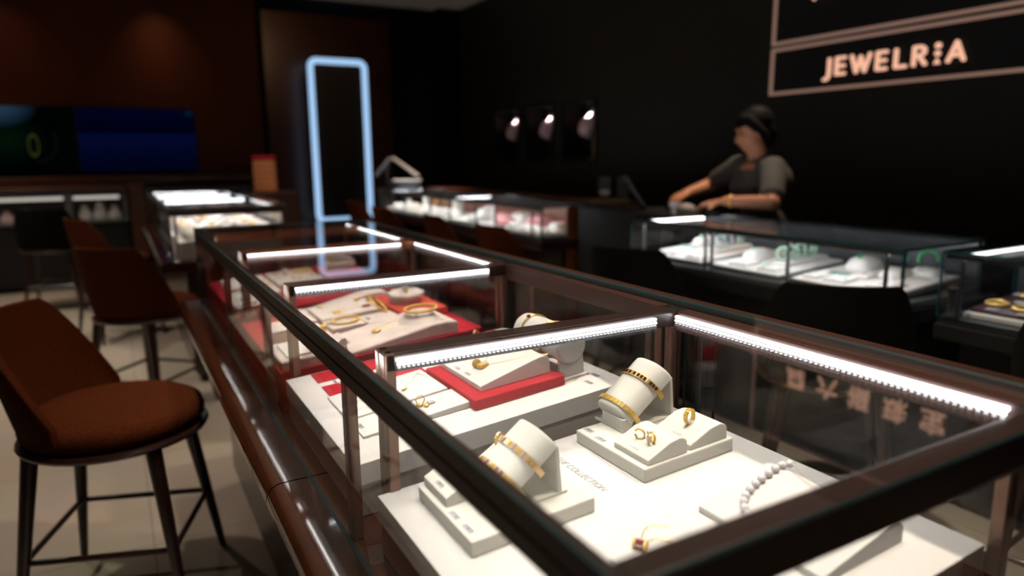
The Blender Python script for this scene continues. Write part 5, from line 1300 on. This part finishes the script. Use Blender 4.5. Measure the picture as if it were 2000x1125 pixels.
hr.sphere((.030, 0, .066), (.056, .066, .042), 18, 12); hr.sphere((.060, 0, .048), (.026, .046, .024), 14, 10)
hr.tube([(-.06, 0, -.06), (-.055, 0, -.105)], [.055, .040], 12)
ho = hr.build('hair', 'hair', PR); remesh(ho, .006, 8)
ey = MB(); ey.X = Xp @ HM
for s in (-1, 1): ey.sphere((.077, s * .029, .006), (.008, .011, .0055), 12, 8)
ey.build('eyes', mat('eye_dark', (.02, .015, .012), .2), PR, smooth=60)
lp = MB(); lp.X = Xp @ HM; lp.sphere((.0875, 0, -.058), (.007, .018, .0045), 12, 8); lp.sphere((.085, 0, -.067), (.007, .015, .005), 12, 8); lp.build('lips', mat('lips', (.30, .06, .05), .4), PR, smooth=60)
sc = MB(); sc.X = Xp; sc.sphere((3.062, 2.742, 1.195), (.016, .018, .022), 14, 10); sc.tube([(3.062, 2.742, 1.18), (3.048, 2.752, 1.145)], [.012, .016], 10); sc.build('neck_scarf', mat('orange_scarf', (.42, .08, .02), .7), PR, smooth=60)
t = tag(bpy.data.objects.new('bracelet', None), 'thin gold bangle on the near wrist of the assistant', 'bracelet'); COL.objects.link(t); t.location = (2.828, 2.634, 1.0015)
mb = MB(); d_ = (Vector(wrN) - Vector(elN)).normalized(); u2 = d_.orthogonal().normalized(); w2 = d_.cross(u2)
mb.tube([u2 * .0325 * math.cos(2 * PI * k / 24) + w2 * .0325 * math.sin(2 * PI * k / 24) for k in range(24)], .0045, 8, True); mb.build('hoop', 'gold', t, smooth=60)

# ================================================================ light in the room: ceiling spots and added fill lamps
def area(x, y, z, size, e, col=(1, .80, .60), spread=120, tgt=None, shape='DISK'):
    l = bpy.data.lights.new('ceiling_spot_or_fill', 'AREA'); l.shape = shape; l.size = size; l.energy = e; l.color = col; l.spread = math.radians(spread)
    o = bpy.data.objects.new('ceiling_spot_or_fill', l); COL.objects.link(o); o.location = (x, y, z)
    if tgt: o.rotation_euler = (Vector(tgt) - Vector((x, y, z))).to_track_quat('-Z', 'Y').to_euler()
    return o
LIGHTS = [(-.75, 2.6, 6, 90), (-.9, 4.4, 18, 90), (-1.0, 6.4, 18, 90), (1.35, 1.4, 12.0, 60), (1.4, 3.4, 9.0, 60), (1.35, 5.4, 12.0, 60), (1.3, .3, 10.0, 70)]
for x, y, e, s in LIGHTS: area(x, y, 2.97, .12, e, (1, .86, .70), spread=s)
for y, e in ((.25, 1.0), (.80, 1.5), (1.25, 2.3), (1.75, 2.3), (2.35, 2.3), (4.5, 2), (5.6, 2)): area(.5, y, 2.97, .16, e, (1, .92, .80), 44)
area(2.9, 8.9, 3.85, .2, 10, (1, .55, .28), 120, (2.9, 13.9, 3.2)); area(2.45, 6.4, 2.97, .1, 4, (1, .82, .65), 40)  # lamps added to brighten the passage wall and the A-frame end
area(.55, 8.05, 2.95, .10, .42, (1, .62, .30), 70, (.55, 8.5, 2.2)); area(-.9, 8.0, 2.95, .10, .5, (1, .55, .3), 90, (-.9, 8.5, 1.8))
area(.95, 1.1, 2.97, .12, 2.2, (1, .80, .60), 46, (-.25, 2.2, .7))  # added fill lamp aimed at the near chair's backrest
for x in (-1.02, -.90, -.78): area(x, 7.6, 2.97, .07, 1.5, spread=80)
area(3.38, 2.60, 2.97, .10, 3.0, (1, .76, .56), 42, (2.95, 2.75, 1.0))
